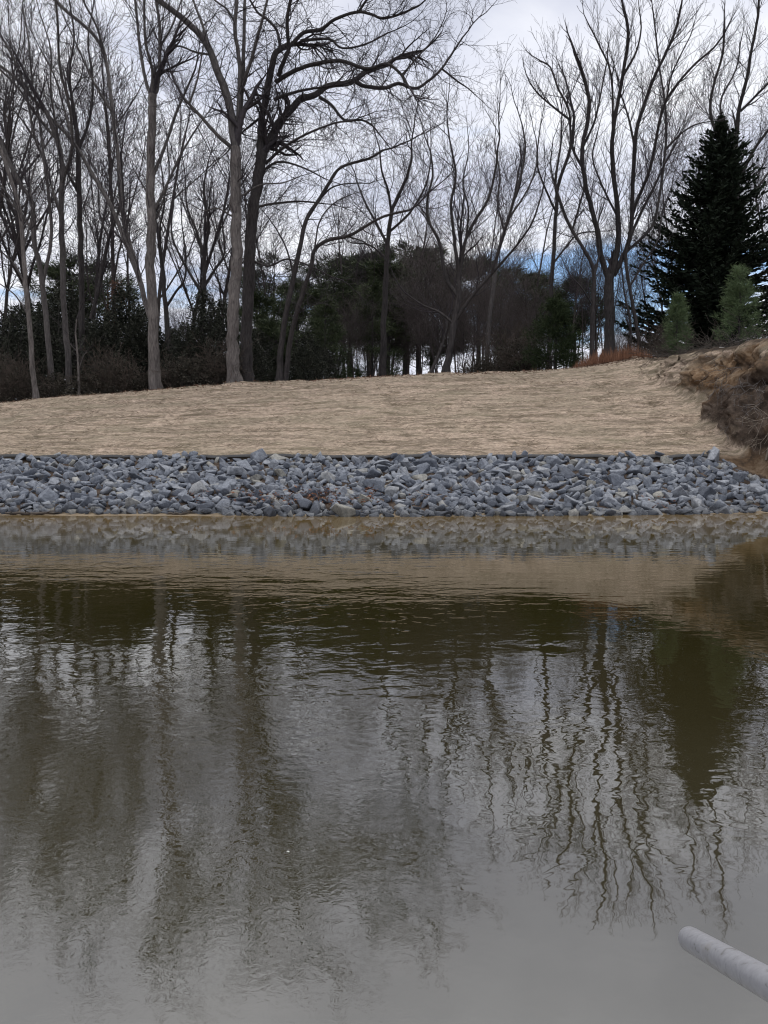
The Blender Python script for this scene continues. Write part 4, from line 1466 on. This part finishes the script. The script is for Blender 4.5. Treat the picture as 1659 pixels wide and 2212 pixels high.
# drift wood bits along the sand at the left
for (a, b, r, lab) in (((10, 1112), (130, 1108), 0.035, 'blackish waterlogged stick lying on the sand at the far left'),
                       ((360, 1112), (420, 1115), 0.025, 'short dark stick on the sand bar left of the middle'),
                       ((545, 1117), (610, 1119), 0.03, 'dark clump of soaked leaves and bark at the end of the sand bar')):
    A, B = Vector(W(a[0], a[1], 17.45)), Vector(W(b[0], b[1], 17.5))
    A.z = B.z = 0.03
    m = MB()
    pts = [A.lerp(B, t) + Vector((0, random.gauss(0, 0.03), random.gauss(0.01, 0.015))) for t in np.linspace(0, 1, 9)]
    m.tube([p[:] for p in pts], [r * 0.4, r, r * 0.9, r * 1.2, r * 0.7, r * 1.1, r * 0.8, r * 0.6, r * 0.2], 7, True)
    for _ in range(7):
        p = pts[random.randrange(1, 8)]
        q = p + Vector((random.gauss(0, 0.12), random.gauss(0, 0.06), random.uniform(0.02, 0.08)))
        m.tube([p[:], ((p + q) / 2 + Vector((0, 0, 0.02)))[:], q[:]], [r * 0.4, r * 0.25, 0.004], 5)
    tag(m.build('driftwood', M['wood_debris']), lab, 'driftwood')

# ------------------------------------------------------------------ right bank: stone, roots, brush litter
X, Y = (1550 - CX) / F * 26.5, 26.5
bm = rock_hull(777, (1.2, 0.9, 0.8))
me = bpy.data.meshes.new('white_stone')
bm.to_mesh(me)
bm.free()
me.materials.append(M['white_stone'])
o = bpy.data.objects.new('white_stone', me)
o.location = (X, Y, gz(X, Y) + 0.08)
o.scale = (0.13, 0.13, 0.13)
tag(link(o), 'single white stone on the rim of the right bank below the young pine', 'stone')

ST_ROOT = style(lev=2, wig=0.32, up=-0.10, rmin=0.006, seg=(0.2, 0.16, 0.13), ang=(25, 70), ratio=(0.4, 0.8), lmin=0.12)


def roots(name, label, starts, mat='root', st=ST_ROOT, cat='roots', group=None):
    p0 = Vector(starts[0][0])
    root = empty(name, p0, label, cat, group)
    for p, d, L, r in starts:
        S = []
        grow(S, (Vector(p) - p0)[:], d, L, r, 0, st)
        m = MB()
        m.prisms(S)
        m.build('root_strand', M[mat], root)
    return root


def bank_pt(px, py):
    """first point of the ground along the line of sight"""
    prev = None
    for Y in np.arange(18.2, 40, 0.04):
        p = W(px, py, Y)
        if p[2] < gz(p[0], p[1]):
            return p
    return W(px, py, 21)


def face_roots(pxs, n, label, Ls=(0.5, 1.3), rr=0.014, mat='root'):
    st = []
    for _ in range(n):
        px, py = random.uniform(*pxs[0]), random.uniform(*pxs[1])
        p = bank_pt(px, py)
        st.append(((p[0] - 0.03, p[1] - 0.06, p[2] + 0.03), (random.gauss(-0.25, 0.3), random.gauss(-0.35, 0.15), random.gauss(-0.45, 0.4)), random.uniform(*Ls), rr * random.uniform(0.5, 1.2)))
    roots('exposed_roots', label, st, mat)


face_roots(((1585, 1660), (800, 880)), 11, 'tangle of thin grey roots hanging on the dark upper face of the right bank', mat='bark_pale')
face_roots(((1560, 1640), (850, 930)), 7, 'tangle of thin grey roots lower on the dark face beside the straw edge', (0.3, 0.8), 0.010, 'bark_pale')
p = bank_pt(1668, 905)
roots('exposed_roots', 'bleached branching root reaching left out of the dark right bank', [
    ((p[0], p[1] - 0.35, p[2]), (-1.0, -0.15, 0.05), 1.0, 0.022), ((p[0], p[1] - 0.35, p[2]), (-0.9, -0.2, -0.5), 0.9, 0.018),
    ((p[0] - 0.4, p[1] - 0.4, p[2] + 0.02), (-0.3, -0.1, -1), 0.7, 0.014)], 'root', style(lev=2, wig=0.14, up=-0.06, rmin=0.006, seg=(0.16, 0.14, 0.12), ang=(30, 65), ratio=(0.45, 0.75), lmin=0.14))
m = MB()
A, B = bank_pt(1650, 985), bank_pt(1668, 880)
m.tube([(A[0], A[1] - 0.12, A[2] - 0.1), (A[0] + 0.04, A[1] - 0.22, A[2] + 0.35), (A[0] + 0.02, A[1] - 0.26, A[2] + 0.75), (B[0], B[1] - 0.3, B[2])], [0.03, 0.034, 0.03, 0.035], 7)
tag(m.build('root_stem', M['root'], smooth=True), 'thick upright bleached root at the foot of the right bank by the picture edge', 'root')
m = MB()
A, B = bank_pt(1612, 880), bank_pt(1604, 955)
m.tube([(A[0], A[1] - 0.1, A[2]), (A[0] - 0.02, A[1] - 0.2, (A[2] + B[2]) / 2), (B[0], B[1] - 0.15, B[2])], [0.012, 0.014, 0.01], 6)
tag(m.build('root_stem', M['root'], smooth=True), 'thin straight root hanging down the bank left of the thick one', 'root')

# sticks and brush litter along the rim
ST_LIT = style(lev=1, wig=0.2, up=0.0, rmin=0.006, seg=(0.25, 0.2), ang=(20, 60), lmin=0.15)
S = []
for _ in range(170):
    px = random.uniform(1395, 1665)
    Y = np.interp(px, [1390, 1500, 1665], [31.5, 28.5, 24.5]) + random.gauss(0.6, 1.1)
    X = (px - CX) / F * Y
    if bluff_s(np.array([X]), np.array([Y]))[0] < 0.8:
        continue
    az = random.gauss(0, 0.6) + random.choice((0, math.pi))
    grow(S, (X, Y, gz(X, Y) + random.uniform(0.0, 0.12)), (math.cos(az), math.sin(az) * 0.6, random.gauss(0.1, 0.15)), random.uniform(0.5, 1.5), random.uniform(0.008, 0.018), 0, ST_LIT)
m = MB()
m.prisms(S)
tag(m.build('brush_litter', M['wood_debris']), 'dark brush litter of twigs and sticks strewn along the rim of the right bank', 'litter', kind='stuff')
for px0, px1, pyo, Y0, Y1, r, lab in ((1605, 1690, 0.12, 25.0, 24.0, 0.035, 'long dead branch lying on the rim of the bank at the right edge'),
                                      (1560, 1640, 0.22, 26.5, 25.4, 0.025, 'shorter dead branch lying behind the long one on the rim')):
    m = MB()
    pts = []
    for t in np.linspace(0, 1, 8):
        px, Y = px0 + (px1 - px0) * t, Y0 + (Y1 - Y0) * t
        X = (px - CX) / F * Y
        pts.append((X, Y, gz(X, Y) + pyo + 0.06 * math.sin(3 * t) + random.gauss(0, 0.02)))
    m.tube(pts, np.linspace(r * 0.4, r, 8), 6, True)
    S = []
    for p in pts[1:6]:
        grow(S, p, (random.gauss(-0.7, 0.2), random.gauss(0, 0.4), random.gauss(0.2, 0.3)), random.uniform(0.3, 0.7), r * 0.35, 0, ST_LIT)
    m.prisms(S)
    tag(m.build('dead_branch', M['bark_pale']), lab, 'branch')

# ------------------------------------------------------------------ the boat's metal pole in front, and a fleck on the water
m_, nt, b = new_mat('weathered aluminium')
geo = NN(nt, 'ShaderNodeNewGeometry').outputs['Position']
n1 = noise(nt, geo, 55, 3, 0.55, 0.8)
n2 = noise(nt, geo, 17, 3, 0.6)
c = ramp(nt, n1, [(0.26, (0.12, 0.115, 0.11)), (0.38, (0.225, 0.226, 0.242)), (0.75, (0.275, 0.276, 0.298))])
c = mixc(nt, mapr(nt, n2, 0.60, 0.75, 0.0, 0.5), c, (0.20, 0.18, 0.14))
nt.links.new(c, b.inputs['Base Color'])
b.inputs['Metallic'].default_value = 0.0
b.inputs['Specular IOR Level'].default_value = 0.4
nt.links.new(mapr(nt, n1, 0.3, 0.7, 0.42, 0.28), b.inputs['Roughness'])
bump(nt, b, n2, 0.08, 0.001)


def Wd(x, y, dist):
    q = Vector(W(x, y, 1.0)) - Vector((0, 0, EYE))
    q.normalize()
    return Vector((0, 0, EYE)) + q * dist


A = Wd(1492, 2030, 1.86)
B = Wd(1659, 2125, 1.50)
ax = (B - A).normalized()
rp = 0.0235
pts, rad = [], []
for a in (0, 12, 25, 40, 55, 70, 82, 90):
    pts.append((A + ax * (rp * 0.95) * (1 - math.cos(R(90 - a)) * 1.0 - 0.0) * 1.0)[:])
    rad.append(max(rp * math.sin(R(a)), 0.0006))
pts = [(A - ax * rp * 0.75 * math.cos(R(a)))[:] for a in (0, 12, 25, 40, 55, 70, 82, 90)]
for t in np.linspace(0.06, 1.5, 14):
    pts.append((A + ax * t)[:])
    rad.append(rp)
pm = MB()
pm.tube(pts, rad, 40, True)
tag(pm.build('metal_pole', m_, smooth=True), 'weathered aluminium pole with a rounded end jutting in over the water at the lower right', 'pole')

p = W(622, 1841, 4.0)
q = Vector((0, 0, EYE))
dv = Vector(p) - q
hit = q + dv * (EYE / -dv.z)
lb = MB()
lb.add([(-0.012, 0, 0.004), (0.0, -0.006, 0.006), (0.013, 0.001, 0.004), (0.0, 0.007, 0.007), (0, 0, -0.002)], t=[(0, 1, 3), (1, 2, 3), (0, 4, 1), (1, 4, 2), (2, 4, 3), (3, 4, 0)])
o = lb.build('floating_petal', M['white_stone'])
o.scale = (0.6, 0.6, 0.6)
o.location = (hit.x, hit.y, 0.0)
tag(o, 'tiny white fleck floating alone on the dark water left of the middle', 'fleck')
